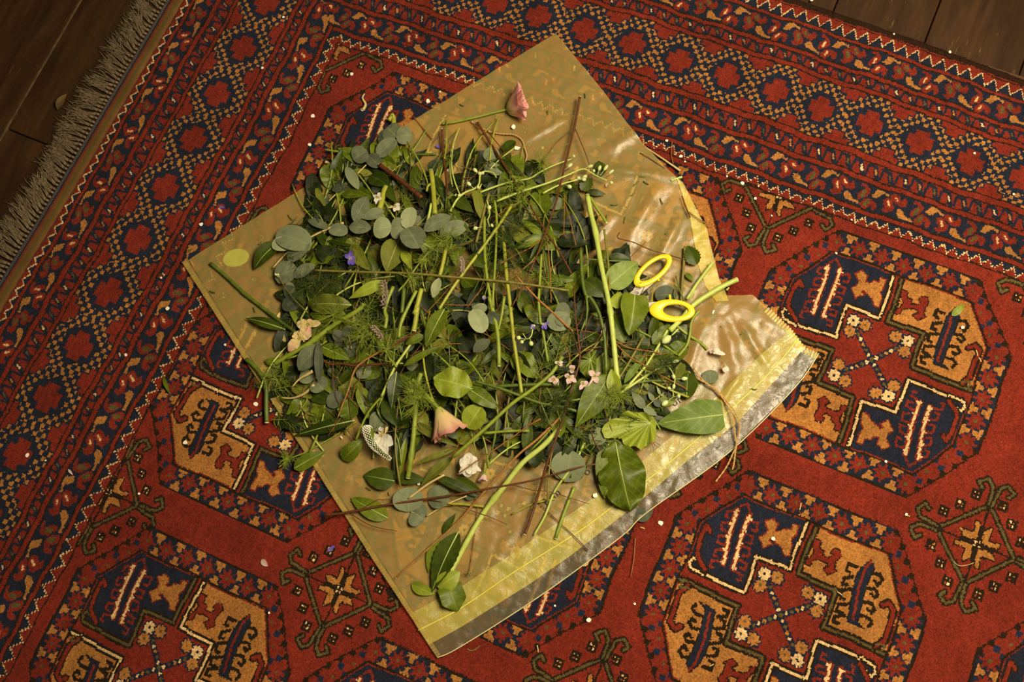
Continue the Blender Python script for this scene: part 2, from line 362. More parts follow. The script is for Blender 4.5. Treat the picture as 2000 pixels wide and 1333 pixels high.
# --- star between the medallions
def star_gul():
    t = Tile(-54, 54, -54, 54, 3)
    Vp = [(-15.6,-6.5),(-9.9,-7.1),(-5.6,-7.1),(-5.1,-10.8),(-6.1,-16.4),(-3,-16),(-1.5,-8.2),(-1.5,-3.6),(-6.5,-2.1),(-11.7,-2.5)]
    for k in range(4): t.poly(rot(Vp, k), OCH, DRK, 1.1)
    D = [(-32, 0), (0, -31.5), (29, 0), (0, 31)]
    for k in range(4):
        t.line([(0, 0), rot([(-12.5, 0)], k)[0]], 3.6, DRK); t.line([rot([(-12, 0)], k)[0], D[(0, 1, 2, 3)[k]]], 1.2, DRK)
    t.lined(D + [D[0]], 2.0, OLI, DRK, .9)
    for k in range(4):
        for h in ([(-31.4,-1.4),(-39.9,-2.9),(-46.3,-3.5),(-50,-8.5),(-46.1,-14.5),(-42,-11.5)], [(-31.6,1.4),(-40.7,1.3),(-45.5,2.2),(-50,6.9),(-45.3,13.3),(-41.7,9.6)]):
            t.lined(rot(h, k), 1.9, OLI, DRK, 1.0)
    for x, y in ((-31.3,-14),(-20.9,-23.8),(-11.9,-35.4),(-31.5,13.3),(-20.9,23.5),(-12.2,34.3),(31.1,13.4),(21.4,24.6),(11.7,34.5),(30.1,-13.6),(19.3,-23.8),(9.2,-34.3)):
        t.sq(x, y, 4.0, DRK)
        for e, c in (((-1.4,-1.5), CRE), ((1.4,-1.3), OCH), ((1.3,1.4), CRE), ((-1.3,1.5), MAD)): t.sq(x + e[0], y + e[1], .62, c)
    for e in ((-1.6,-1.2),(1.6,-1.6),(1.5,1.6),(-1.6,1.5)): t.sq(e[0], e[1], .9, CRE)
    return t
SG = star_gul()
MEDS = [(714,268.5,1),(289.5,270,2),(482,262,1),(268,487.6,2),(484,491.2,1),(716.6,480.1,1),(276.4,706.3,2),(957,276,2),(962,486,2),(722,696,1),(492,708,1),(1206,276,1),(1206,486,1),(968,706,2)]
STARS = [(836.1,374.2),(386.1,596.4),(596.5,165.4),(167.1,603),(165.5,168),(597,380),(386,378),(386,163),(603,592),(840,590),(838,166),(167,384),(1082,376),(1082,592)]
def ipx(x, xp, fp):
    """linear interpolation with linear extrapolation"""
    xp = np.asarray(xp, float); fp = np.asarray(fp, float); y = np.interp(x, xp, fp)
    a = (fp[1] - fp[0]) / (xp[1] - xp[0]); b = (fp[-1] - fp[-2]) / (xp[-1] - xp[-2])
    y = np.where(x < xp[0], fp[0] + (x - xp[0]) * a, y); return np.where(x > xp[-1], fp[-1] + (x - xp[-1]) * b, y)
def warp(x, E, Cc, Sn, nE, nC, nS):
    return np.where(x < Cc, nC + (x - Cc) * (nC - nE) / (Cc - E), np.where(x < Sn, nC + (x - Cc) * (nS - nC) / (Sn - Cc), nS + (x - Sn)))
def edge_top(u): return np.interp(u, [300, 547, 661, 753, 900], [-11.5, -11.8, -9.1, -4.4, -3.5])
def edge_left(v): return np.interp(v, [-10, 184, 403, 487, 700], [-9.5, -10.5, -15.3, -19, -20])
def rug_colours(u, v):
    c = np.full(u.shape, RED, np.int8)
    vp = warp(v, edge_top(u), np.interp(u, [288,331,377,423,469,514,560,601,645,690,735], [84.8,82,80.5,78.5,79.3,78.8,77.9,79.6,78.6,80.3,81.7]),
              np.interp(u, [151,302,448,580,642,716,802], [155.5,152.1,149,151.4,151.6,152,150.6]), -9, 80.3, 151.5)
    up = warp(u, edge_left(v), np.interp(v, [204,253,300,350,402,454,506,554,606], [81.2,79.7,81,78,79.5,78.5,76.9,74.4,75.2]),
              np.interp(v, [155,272,344,425,535,751], [151.3,153.9,151,153,151.2,148.4]), -15.3, 79.9, 151.3)
    # wobble of hand knotting
    wob = .7 * np.sin(u * .09 + 1) + .5 * np.sin(u * .23 + v * .05); wob2 = .6 * np.sin(v * .08 + 2) + .5 * np.sin(v * .21 + u * .06)
    vp = vp + wob * (v < 170); up = up + wob2 * (u < 170)
    # field
    fld = (vp > 160) & (up > 160)
    for (mu, mv) in STARS:
        s = fld & (np.abs(u - mu) < 53) & (np.abs(v - mv) < 53)
        g = SG.get(u[s] - mu, v[s] - mv); k = c[s]; k[g >= 0] = g[g >= 0]; c[s] = k
    for (mu, mv, st) in MEDS:
        s = fld & (np.abs(u - mu) < 103.5) & (np.abs(v - mv) < 93.5); x, y = u[s] - mu, v[s] - mv
        x = x + .8 * np.sin(y * .11 + mu); y = y + .8 * np.sin(x * .1 + mv)
        g = MED[st].get(x, y); k = c[s]; k[g >= 0] = g[g >= 0]; c[s] = k
    # borders
    for side in (0, 1):
        if side == 0: t_, s_, a_ = vp, u, (vp < 165.8) & (vp <= up * 1.0)
        else: t_, s_, a_ = up, v, (up < 165.8) & (up < vp)
        t, s = t_[a_], s_[a_]; k = np.full(t.shape, RED, np.int8)
        if side == 0:
            bands = [(9.7,12.3),(35.7,38.8),(49.5,53),(105.4,110),(124.5,128),(151.6,155)]
            F1, M1, CH, M2, F2, Z1, Z2 = (13.2,34.8), (39.6,48.6), (54,104.6), (111,123.5), (129,150.5), (-1.7,8.8), (156,164.5)
            cr = [288,331,377,423,469,514,560,601,645,690,735]
            chs = ipx(s, cr, [44 * i for i in range(11)])
            f1 = ipx(s, [630, 676.4], [44, 44 + FP]); f2 = ipx(s, [182.7,228,274.9,684.8,731.1], [21, 21 + FP, 21 + 2 * FP, 21 + 11 * FP, 21 + 12 * FP])
            pz1, pz2 = 11.6, 9.7
        else:
            bands = [(5.4,8.4),(29.8,34),(48.2,51.2),(108.4,112),(121.5,125.5),(149.8,153)]
            F1, M1, CH, M2, F2, Z1, Z2 = (9.2,28.9), (35,47.2), (52,107.6), (113,120.6), (126.5,148.8), (-.8,4.4), (154,164)
            chs = ipx(s, [204,253,300,350,402,454,506,554,606], [44 * i for i in range(9)])
            f1 = ipx(s, [214.4,264.1,317.1,370.9,424.6], [46.4 * i + 46 for i in range(5)]); f2 = ipx(s, [352.2,458.9,513.7,568.2,621.9,678.5], [21 + FP * i for i in (0, 2, 3, 4, 5, 6)])
            pz1, pz2 = 10.5, 13
        def band(rg, fn):
            m = (t >= rg[0]) & (t < rg[1])
            if m.any(): k[m] = fn((t[m] - rg[0]) / (rg[1] - rg[0]), m)
        for lo, hi in bands:
            k[(t > lo - 1.5) & (t < hi + 1.5)] = DRK; k[(t > lo) & (t < hi)] = RED
        band(F1, lambda w, m: FB1.get(f1[m] % FP, -12.9 + w * 22.4)); band(F2, lambda w, m: FB2.get(f2[m] % FP, -12.9 + w * 22.4))
        band(CH, lambda w, m: LZ.get((chs[m] + 22) % 44 - 22, -25.4 + w * 50.8))
        band(M1, lambda w, m: MN.get(s[m] % MP, w * 9)); band(M2, lambda w, m: MN.get((s[m] + 5) % MP, w * 9))
        for lo, hi in bands:
            k[(t > lo - 1.3) & (t < hi + 1.3)] = DRK; k[(t > lo) & (t < hi)] = RED
        def zig(rg, pz, flip):
            m = (t >= rg[0] - 1) & (t < rg[1] + 1); w = (t[m] - rg[0]) / (rg[1] - rg[0]); ph = (s[m] / pz) % 1
            tri = np.where(ph < .42, ph / .42, (1 - ph) / .58); tri = 0.04 + .92 * tri
            if flip: tri = np.round(tri * 4) / 4 * .8 + .1
            d = w - tri; r = np.where(d < 0, NAV if flip else RED, RED if flip else NAV).astype(np.int8)
            r[np.abs(d) < (.062 if flip else .075) * 10 / (rg[1] - rg[0]) * 1.0] = CRE; k[m] = r
        zig(Z1, pz1, False); zig(Z2, pz2, True)
        m = (t >= Z1[1] + .2) & (t < bands[0][0]); k[m] = DRK
        m = (t >= Z2[1]) & (t < Z2[1] + 1.3); k[m] = DRK; m = (t > bands[5][1]) & (t < Z2[0]); k[m] = DRK
        if side == 0:
            k[t < -2.4] = DRK; k[(t > -4.4) & (t < -3.2)] = RED
        c[a_] = k
    return c
PAL = np.array([lin(108, 34, 21), lin(27, 30, 43), lin(150, 98, 46), lin(196, 162, 112), lin(80, 67, 36), lin(32, 22, 11), lin(27, 34, 54), lin(134, 56, 34)], np.float32)
def vnoise(u, v, sc, seed):
    r = np.random.default_rng(seed); g = r.random((256, 256)).astype(np.float32)
    x, y = u / sc, v / sc; i, j = np.floor(x).astype(int), np.floor(y).astype(int); fx, fy = x - i, y - j
    fx = fx * fx * (3 - 2 * fx); fy = fy * fy * (3 - 2 * fy); h = lambda a, b: g[a % 256, b % 256]
    return (h(i, j) * (1 - fx) + h(i + 1, j) * fx) * (1 - fy) + (h(i, j + 1) * (1 - fx) + h(i + 1, j + 1) * fx) * fy
def build_pile(parent):
    U0, U1, V0, V1, B = -21, 1239, -15, 903, 6
    nu, nv = U1 - U0, V1 - V0
    # blocks near the photograph's view get every knot, the rest is coarser
    bu, bv = np.meshgrid(np.arange(U0, U1, B) + 3, np.arange(V0, V1, B) + 3, indexing='ij')
    X, Y = ruv(bu, bv); Mi = np.array(CAM_M.transposed()); d = np.stack([X, Y, np.full(X.shape, -CAM_H)], -1) @ Mi.T
    px, py = 1000 + FPX * d[..., 0] / -d[..., 2], 666.5 - FPX * d[..., 1] / -d[..., 2]
    fine = (px > -60) & (px < 2060) & (py > -60) & (py < 1393)
    uc, vc = np.meshgrid(np.arange(U0, U1) + .5, np.arange(V0, V1) + .5, indexing='ij')
    inside = (uc > edge_left(vc) + 13.6) & (vc > edge_top(uc) - .5)
    ff = np.repeat(np.repeat(fine, B, 0), B, 1) & inside
    i, j = np.nonzero(ff); W1 = nv + 1; q = lambda a, b: a * W1 + b
    Ff = np.stack([q(i, j), q(i, j + 1), q(i + 1, j + 1), q(i + 1, j)], 1)
    ci, cj = np.nonzero(~fine); ins = inside[ci * B + 3, cj * B + 3]; ci, cj = ci[ins] * B, cj[ins] * B
    Fc = np.stack([q(ci, cj), q(ci, cj + B), q(ci + B, cj + B), q(ci + B, cj)], 1)
    F = np.concatenate([Ff, Fc]); cu = np.concatenate([uc[i, j], ci + U0 + 3.0]); cv = np.concatenate([vc[i, j], cj + V0 + 3.0])
    cc = rug_colours(cu + rng.normal(0, .12, cu.shape), cv + rng.normal(0, .12, cu.shape))
    col = PAL[cc] * (1 + rng.normal(0, .19, cu.shape).astype(np.float32))[:, None].clip(.6, 1.5)
    ab = .70 + .34 * vnoise(cu + 400, cv + 400, 30, 1) * (.6 + .8 * vnoise(cu + 300, cv + 300, 9, 2)) + .16 * vnoise(cu + 90, cv * .25 + 90, 3.5, 3) + .16 * vnoise(cu + 40, cv + 700, 5, 4)
    col = col * ab[:, None].astype(np.float32)
    vu, vv = np.meshgrid(np.arange(U0, U1 + 1, dtype=float), np.arange(V0, V1 + 1, dtype=float), indexing='ij')
    vu += rng.normal(0, .13, vu.shape); vv += rng.normal(0, .13, vv.shape)
    z = -.0022 + .0022 * vnoise(vu + 50, vv + 50, 60, 5) + .0011 * vnoise(vu + 50, vv + 50, 14, 6) + rng.normal(0, .00032, vu.shape)
    # dark wool is worn lower
    low = np.zeros(vu.shape); 
    dk = np.zeros((nu, nv), bool); dk[i, j] = np.isin(cc[:len(i)], (DRK,)); low[:-1, :-1] += dk; low[1:, 1:] += dk; low[1:, :-1] += dk; low[:-1, 1:] += dk
    z -= low * .00018
    X, Y = ruv(vu, vv); P = np.stack([X, Y, z], -1).reshape(-1, 3).astype(np.float32)
    used = np.unique(F); remap = np.zeros(len(P), np.int32); remap[used] = np.arange(len(used)); P = P[used]; F = remap[F].astype(np.int32)
    me = bpy.data.meshes.new('pile'); me.vertices.add(len(P)); me.vertices.foreach_set('co', P.ravel())
    me.loops.add(F.size); me.loops.foreach_set('vertex_index', F.ravel())
    me.polygons.add(len(F)); me.polygons.foreach_set('loop_start', np.arange(0, F.size, 4, dtype=np.int32))
    me.update(calc_edges=True)
    a = me.attributes.new('knot_colour', 'FLOAT_COLOR', 'FACE')
    a.data.foreach_set('color', np.concatenate([col, np.ones((len(col), 1), np.float32)], 1).astype(np.float32).ravel())
    t = NT('knotted_wool'); b = t.n('ShaderNodeBsdfPrincipled'); at_ = t.n('ShaderNodeAttribute', attribute_name='knot_colour')
    t.l(at_.outputs['Color'], b.inputs['Base Color']); b.inputs['Roughness'].default_value = .95; b.inputs['Specular IOR Level'].default_value = .1
    b.inputs['Sheen Weight'].default_value = .12; b.inputs['Sheen Roughness'].default_value = .5
    t.l(b.outputs[0], t.out.inputs[0])
    o = obj('pile', me, parent, t.m); o['kind'] = 'stuff'
    print('knots', len(F)); return o
rug = empty('rug', (0, 0, 0))
tag(rug, 'red, navy and ochre knotted wool rug with octagon medallions on the dark floor', 'rug')
build_pile(rug)
# backing slab under the pile, flat-woven end, selvage, fringe
def ribbon(ptsA, ptsB, z0, z1):
    n = len(ptsA); v = []; f = []
    for a, b in zip(ptsA, ptsB): v += [(a[0], a[1], z0), (b[0], b[1], z0), (b[0], b[1], z1), (a[0], a[1], z1)]
    for i in range(n - 1):
        o = i * 4
        for k in range(4): f.append((o + k, o + (k + 1) % 4, o + 4 + (k + 1) % 4, o + 4 + k))
    f += [(0, 1, 2, 3), tuple((n - 1) * 4 + k for k in (3, 2, 1, 0))]; return v, f
vs = np.arange(-8, 900, 6.0)
bk = MB(); bk.add(ribbon([ruv(float(edge_left(v)) + 1, v) for v in vs], [ruv(1238, v) for v in vs], -.0085, -.0045))
bk.build('backing', noise_mat('jute_backing', lin(70, 40, 24), lin(96, 60, 36), 200, .95), rug, False)
def flatweave_mat():
    t = NT('flat_woven_stripes'); b = t.n('ShaderNodeBsdfPrincipled'); at_ = t.n('ShaderNodeAttribute', attribute_name='across')
    col = t.ramp(at_.outputs['Fac'], [(0.0, lin(40, 44, 66)), (.09, lin(44, 46, 64)), (.10, lin(100, 50, 34)), (.22, lin(112, 58, 36)), (.34, lin(108, 70, 36)), (.50, lin(86, 70, 36)), (.62, lin(92, 76, 38)), (.74, lin(110, 74, 38)), (.88, lin(112, 60, 32)), (1.0, lin(104, 40, 22))])
    tc = t.n('ShaderNodeTexCoord'); nz = t.n('ShaderNodeTexNoise', i_Scale=500.0, i_Detail=2.0); t.l(tc.outputs['Object'], nz.inputs['Vector'])
    n2 = t.n('ShaderNodeTexNoise', i_Scale=14.0, i_Detail=2.0); t.l(tc.outputs['Object'], n2.inputs['Vector'])
    m = t.n('ShaderNodeMix', data_type='RGBA', blend_type='OVERLAY'); m.inputs['Factor'].default_value = .5; t.l(col, m.inputs[6]); t.l(nz.outputs[0], m.inputs[7])
    m2 = t.n('ShaderNodeMix', data_type='RGBA', blend_type='OVERLAY'); m2.inputs['Factor'].default_value = .4; t.l(m.outputs[2], m2.inputs[6]); t.l(n2.outputs[0], m2.inputs[7])
    t.l(m2.outputs[2], b.inputs['Base Color']); b.inputs['Roughness'].default_value = .9; b.inputs['Specular IOR Level'].default_value = .1
    bp = t.n('ShaderNodeBump', i_Strength=.6, i_Distance=.001); t.l(nz.outputs[0], bp.inputs['Height']); t.l(bp.outputs[0], b.inputs['Normal'])
    t.l(b.outputs[0], t.out.inputs[0]); return t.m
kv = np.arange(-10, 900, 3.0); ks = np.linspace(0, 1, 13); P = []
for v in kv:
    e = float(edge_left(v))
    for a in ks:
        u = e - 1.6 + a * 15.4; x, y = ruv(u, v)
        P.append((x, y, -.0072 + .0058 * math.sin(math.pi * min(1, .12 + a * .95)) ** .7 + .0004 * math.sin(v * .5)))
n = len(ks); Fk = [(i * n + j, (i + 1) * n + j, (i + 1) * n + j + 1, i * n + j + 1) for i in range(len(kv) - 1) for j in range(n - 1)]
me = mesh('flatweave_end', P, Fk); a = me.attributes.new('across', 'FLOAT', 'POINT'); a.data.foreach_set('value', np.tile(ks, len(kv)).astype(np.float32))
obj('flatweave_end', me, rug, flatweave_mat())
M_SELV = noise_mat('dark_goat_hair_binding', lin(26, 15, 8), lin(52, 31, 17), 420, .9, .1, .5, (1, .2, 1))
us = np.arange(-10, 1238, 4.0)
sv = MB(); sv.add(sweep([(*ruv(u, float(edge_top(u)) + 2.2), -.0042) for u in us], .0082, 8, True, .5)); sv.build('selvage', M_SELV, rug)
# warp stitches along the fringe: a chain of pale bumps
M_COTTON = noise_mat('grey_cotton_fringe', lin(98, 84, 62), lin(136, 118, 90), 160, .95, .1, .3)
M_CHAIN = noise_mat('cotton_chain_stitch', lin(96, 84, 66), lin(150, 136, 110), 300, .95, .1)
cst = MB()
for v in np.arange(120, 560, 1.9):
    e = float(edge_left(v))
    for k in range(4):
        u = e - 4.2 + k * 1.35; x, y = ruv(u, v + .5 * (k % 2))
        cst.add(sweep([(x - .0008, y - .0016, -.0062), (x + .0004, y + .0004, -.0048), (x + .0016, y + .0012, -.0060)], .0006, 4, False))
o = cst.build('chain_stitching', M_CHAIN, rug); o['kind'] = 'stuff'
dkb = MB(); vv_ = np.arange(100, 600, 6.0); dkb.add(ribbon([ruv(float(edge_left(v)) - 5.5, v) for v in vv_], [ruv(float(edge_left(v)) + .5, v) for v in vv_], -.0085, -.0062)); dkb.build('blue_end_cord', noise_mat('blue_black_cord', lin(24, 26, 38), lin(40, 42, 56), 300, .9), rug, False)
# tassels
tr = random.Random(11)
def tassel(v):
    m = MB(); e = float(edge_left(v)); x0, y0 = ruv(e - 6.2, v); lean = .35 * math.sin(v * .035) + .22 * math.sin(v * .4) + tr.uniform(-.12, .12) + .25
    L = tr.uniform(.066, .088)
    k = []
    for i in range(7):
        a = i / 6; k.append((x0 + .003 - .011 * a, y0, -.0055 + .001 * math.sin(a * 3)))
    m.add(sweep(k, [.0010, .0026, .0033, .0031, .0024, .0020, .0019], 7))
    for s in range(11):
        sp = (s - 5) * .035 + tr.uniform(-.07, .07); ln = L * tr.uniform(.75, 1.05); cv = tr.uniform(-.22, .22); pts = []
        for i in range(8):
            a = i / 7; ang = lean + sp * min(1, a * 1.6) + cv * a * a
            pts.append((x0 - .006 - ln * a * math.cos(ang), y0 + (s - 5) * .0005 + ln * a * math.sin(ang) * .8 + .0006 * math.sin(a * 20 + s), max(-.0078, -.0052 - .002 * a + .0018 * math.sin(s * 1.7 + a * 3))))
        m.add(sweep(pts, [.0009, .0010, .0010, .0011, .0011, .0010, .0010, .0007], 4))
    return m.build('tassel', M_COTTON, rug)
v = 132.0
while v < 560:
    tassel(v); v += tr.uniform(3.4, 4.6)

# ---------------------------------------------------------------- the plastic bag
def seg_d(p, a, b):
    d = b - a; t = max(0, min(1, (p - a).dot(d) / max(d.dot(d), 1e-12))); return (p - a - d * t).length, t
def w2(px, py): v = at(px, py, .004); return Vector((v.x, v.y))
RIDGES = [(w2(*a), w2(*b), h, w) for a, b, h, w in (
    ((1285,372),(1222,478),.008,.013), ((1325,432),(1288,505),.008,.010), ((1262,250),(1180,300),.005,.012), ((1395,590),(1372,730),.005,.013),
    ((1404,600),(1442,735),.006,.012), ((1412,592),(1475,660),.005,.014), ((1425,590),(1520,640),.004,.016), ((1450,640),(1500,720),.006,.008),
    ((1440,745),(1400,800),.007,.007), ((1105,232),(1002,292),.004,.006), ((1160,330),(1330,350),.007,.010), ((1200,420),(1160,470),.005,.009),
    ((1370,640),(1335,760),.008,.010), ((560,760),(615,690),.004,.009), ((640,900),(720,850),.003,.006), ((760,1010),(860,960),.003,.007),
    ((470,700),(590,620),.0025,.004), ((700,1080),(960,1000),.003,.006), ((1010,1030),(960,1110),.003,.008), ((1225,840),(1170,900),.006,.01))]
CREASE = [(w2(*a), w2(*b)) for a, b in (((430,625),(1130,130)), ((545,800),(700,700)), ((640,940),(900,790)), ((745,1130),(1000,1050)), ((790,1110),(1060,1000)), ((1150,200),(1340,370)))]
NG = {s: np.random.default_rng(s).random((256, 256)).tolist() for s in (21, 22, 23)}
def bag_z(x, y):
    u, v = (x + 3) * 1000, (y + 3) * 1000
    def vn(a, b, s):
        g = NG[s]; i, j = math.floor(a), math.floor(b); fx, fy = a - i, b - j; fx = fx * fx * (3 - 2 * fx); fy = fy * fy * (3 - 2 * fy); i %= 256; j %= 256; i2, j2 = (i + 1) % 256, (j + 1) % 256
        return (g[i][j] * (1 - fx) + g[i2][j] * fx) * (1 - fy) + (g[i][j2] * (1 - fx) + g[i2][j2] * fx) * fy
    z = .0042 + .0030 * vn(u / 55, v / 55, 21) + .0020 * abs(vn(u / 22, v / 30, 22) - .5) * 2 + .0011 * abs(vn(u / 9, v / 11, 23) - .5) * 2
    p = Vector((x, y))
    for a, b, h, w in RIDGES:
        d, t = seg_d(p, a, b)
        if d < 3 * w: z += h * math.exp(-(d / w) ** 2) * (.35 + .65 * math.sin(math.pi * min(1, t * .9 + .1)))
    for a, b in CREASE:
        d, t = seg_d(p, a, b)
        if d < .006: z += .0014 * (1 - d / .006) ** 2
    return z
def resample(pts, n):
    P = [Vector((a, b)) for a, b in pts]; L = [0]
    for a, b in zip(P, P[1:]): L.append(L[-1] + (b - a).length)
    out = []
    for i in range(n):
        s = L[-1] * i / (n - 1); k = max(j for j in range(len(L)) if L[j] <= s + 1e-9); k = min(k, len(P) - 2)
        out.append(P[k].lerp(P[k + 1], (s - L[k]) / max(L[k + 1] - L[k], 1e-9)))
    return out
def patch(top, bot, left, right, n, m, lift=0.0, z=bag_z):
    T, B, Lf, Rt = resample(top, n), resample(bot, n), resample(left, m), resample(right, m)
    V_ = []
    for j in range(m):
        v = j / (m - 1)
        for i in range(n):
            u = i / (n - 1)
            c = T[i] * (1 - v) + B[i] * v + Lf[j] * (1 - u) + Rt[j] * u - (T[0] * (1 - u) * (1 - v) + T[-1] * u * (1 - v) + B[0] * (1 - u) * v + B[-1] * u * v)
            p = at(c.x, c.y, .006); V_.append((p.x, p.y, z(p.x, p.y) + lift))
    F_ = [(j * n + i, (j + 1) * n + i, (j + 1) * n + i + 1, j * n + i + 1) for j in range(m - 1) for i in range(n - 1)]
    return V_, F_
def film_mat(name, tint, body, wb, wt, rough=.32, gloss=.22, bump=.5, gr=.22):
    """thin film: scattering body colour, light passing straight or blurred, glossy face"""
    t = NT(name); tc = t.n('ShaderNodeTexCoord')
    n1 = t.n('ShaderNodeTexNoise', i_Scale=38.0, i_Detail=6.0, i_Roughness=.62, i_Distortion=1.2); t.l(tc.outputs['Object'], n1.inputs['Vector'])
    v1 = t.n('ShaderNodeTexVoronoi', feature='DISTANCE_TO_EDGE', i_Scale=26.0); ds = t.n('ShaderNodeMix', data_type='VECTOR')
    ds.inputs['Factor'].default_value = .12; t.l(tc.outputs['Object'], ds.inputs[4]); t.l(n1.outputs['Color'], ds.inputs[5]); t.l(ds.outputs[1], v1.inputs['Vector'])
    cr = t.n('ShaderNodeMath', operation='SMOOTH_MIN', i_1=.12, i_2=.08); t.l(v1.outputs['Distance'], cr.inputs[0])
    ad = t.n('ShaderNodeMath', operation='MULTIPLY_ADD', i_1=2.0); t.l(cr.outputs[0], ad.inputs[0]); t.l(n1.outputs[0], ad.inputs[2])
    bp = t.n('ShaderNodeBump', i_Strength=bump, i_Distance=.004); t.l(ad.outputs[0], bp.inputs['Height'])
    df = t.n('ShaderNodeBsdfDiffuse', i_Color=(*body, 1)); t.l(bp.outputs[0], df.inputs['Normal'])
    tl = t.n('ShaderNodeBsdfTranslucent', i_Color=(*body, 1))
    m0 = t.n('ShaderNodeMixShader', i_0=.28); t.l(df.outputs[0], m0.inputs[1]); t.l(tl.outputs[0], m0.inputs[2])
    rf = t.n('ShaderNodeBsdfRefraction', i_Color=(*tint, 1), i_Roughness=rough, i_IOR=1.42)
    tp = t.n('ShaderNodeBsdfTransparent', i_Color=(*tint, 1))
    m1 = t.n('ShaderNodeMixShader', i_0=wt); t.l(rf.outputs[0], m1.inputs[1]); t.l(tp.outputs[0], m1.inputs[2])
    m2 = t.n('ShaderNodeMixShader', i_0=wb); t.l(m1.outputs[0], m2.inputs[1]); t.l(m0.outputs[0], m2.inputs[2])
    gl = t.n('ShaderNodeBsdfGlossy', i_Roughness=gr); t.l(bp.outputs[0], gl.inputs['Normal'])
    lw = t.n('ShaderNodeFresnel', i_IOR=1.5); t.l(bp.outputs[0], lw.inputs['Normal'])
    fm = t.n('ShaderNodeMath', operation='MULTIPLY_ADD', i_1=.46, i_2=gloss * .2); t.l(lw.outputs[0], fm.inputs[0])
    m3 = t.n('ShaderNodeMixShader'); t.l(fm.outputs[0], m3.inputs[0]); t.l(m2.outputs[0], m3.inputs[1]); t.l(gl.outputs[0], m3.inputs[2])
    t.l(m3.outputs[0], t.out.inputs[0]); return t.m
M_FILM = film_mat('yellow_translucent_film', (1.0, .94, .62), lin(250, 222, 128), .30, .42, .20, .10, .13, .30)
M_HEM = film_mat('yellow_hem_double_film', (1.0, .95, .5), lin(246, 230, 110), .50, .40, .30, .14, .26, .30)
M_CLEAR = film_mat('clear_grey_film', (.72, .70, .60), lin(150, 138, 100), .40, .40, .30, .12, .2, .28)
M_CORD = noise_mat('yellow_weld_line', lin(206, 196, 60), lin(226, 218, 96), 90, .4, .5)
bag = empty('plastic_bag', at(1000, 700, 0))
tag(bag, 'crumpled translucent yellow plastic bag spread flat on the rug under the cuttings', 'bag')
def bagpart(name, V_, F_, mat, kind=None):
    loc = bag.location; me = mesh(name, [(a - loc.x, b - loc.y, c - loc.z) for a, b, c in V_], F_); o = obj(name, me, bag, mat); return o
A_ = [(358,515),(480,705),(600,890),(730,1095),(800,1200)]
B_ = [(358,515),(600,362),(850,209),(1085,65)]
C_ = [(1085,65),(1180,180),(1255,280),(1330,358),(1378,448),(1402,545),(1418,578),(1470,576),(1500,603),(1545,645)]
HT = [(800,1200),(900,1147),(1000,1083),(1144,984),(1250,905),(1350,822),(1440,737),(1490,690),(1545,645)]
SB = [(838,1260),(900,1226),(1032,1143),(1112,1088),(1225,1000),(1340,903),(1439,827),(1571,680)]
DB = [(855,1285),(900,1264),(1055,1165),(1212,1050),(1262,1003),(1422,886),(1552,758),(1598,692)]
bagpart('film', *patch(B_, HT, A_, C_, 170, 170), M_FILM)
bagpart('hem_band', *patch(HT, SB, [(800,1200),(838,1260)], [(1545,645),(1571,680)], 200, 16, .0004), M_HEM)
bagpart('clear_strip', *patch(SB, DB, [(838,1260),(855,1285)], [(1571,680),(1598,692)], 200, 10, .0003), M_CLEAR)
cl = [at(x, y, 0) for x, y in [(818,1232),(900,1189),(1010,1115),(1124,1044),(1196,991),(1303,908),(1400,825),(1500,732),(1558,663)]]
cl = [Vector((p.x, p.y, bag_z(p.x, p.y) + .0014)) - bag.location for p in smooth_path(cl, 6)]
m = MB(); m.add(sweep(cl, .0014, 6, True, .5)); m.build('drawstring_line', M_CORD, bag)
cl = [at(x, y, 0) for x, y in DB]; cl = [Vector((p.x, p.y, bag_z(p.x, p.y) + .0006)) - bag.location for p in smooth_path(cl, 6)]
m = MB(); m.add(sweep(cl, .0011, 6, True, .5)); m.build('strip_edge', noise_mat('pale_cut_edge', lin(196, 186, 130), lin(214, 204, 150), 90, .4, .5), bag)
# welded left seam with its row of pleats
sl = resample(A_ + [(838,1260),(855,1285)], 150); m = MB()
for i in range(len(sl) - 1):
    a, b = sl[i], sl[i + 1]; d = (b - a).normalized(); nrm = Vector((-d.y, d.x)) * -1
    for k, (w0, w1) in enumerate(((0, 9),)):
        q = [at(*(a + nrm * w0), .0), at(*(b - (b - a) * .14 + nrm * w0), .0), at(*(b - (b - a) * .14 + nrm * w1), .0), at(*(a + nrm * w1), .0)]
        q = [Vector((p.x, p.y, bag_z(p.x, p.y) + .0006 + (.0007 if j in (0, 3) else 0))) - bag.location for j, p in enumerate(q)]
        m.add((q, [(0, 1, 2, 3)]))
o = m.build('seam_pleats', M_FILM, bag, False); o['kind'] = 'stuff'
sl2 = resample([(1500,603),(1545,645),(1571,680),(1598,692)], 22); m = MB()
for i in range(len(sl2) - 1):
    a, b = sl2[i], sl2[i + 1]; d = (b - a).normalized(); nrm = Vector((-d.y, d.x))
    q = [at(*a, 0), at(*(b - (b - a) * .4), 0), at(*(b - (b - a) * .4 + nrm * 13), 0), at(*(a + nrm * 13), 0)]
    m.add(([Vector((p.x, p.y, bag_z(p.x, p.y) + .0009 + (.001 if j in (0, 3) else 0))) - bag.location for j, p in enumerate(q)], [(0, 1, 2, 3)]))
o = m.build('seam_pleats', M_HEM, bag, False); o['kind'] = 'stuff'
cl = [at(*p, 0) for p in [(372,512),(490,697),(610,882),(740,1087),(812,1198)]]; cl = [Vector((p.x, p.y, bag_z(p.x, p.y) + .0005)) - bag.location for p in smooth_path(cl, 8)]
m = MB(); m.add(sweep(cl, .0006, 4)); m.build('seam_line', noise_mat('olive_weld_line', lin(120, 104, 36), lin(140, 124, 50), 90, .5), bag)
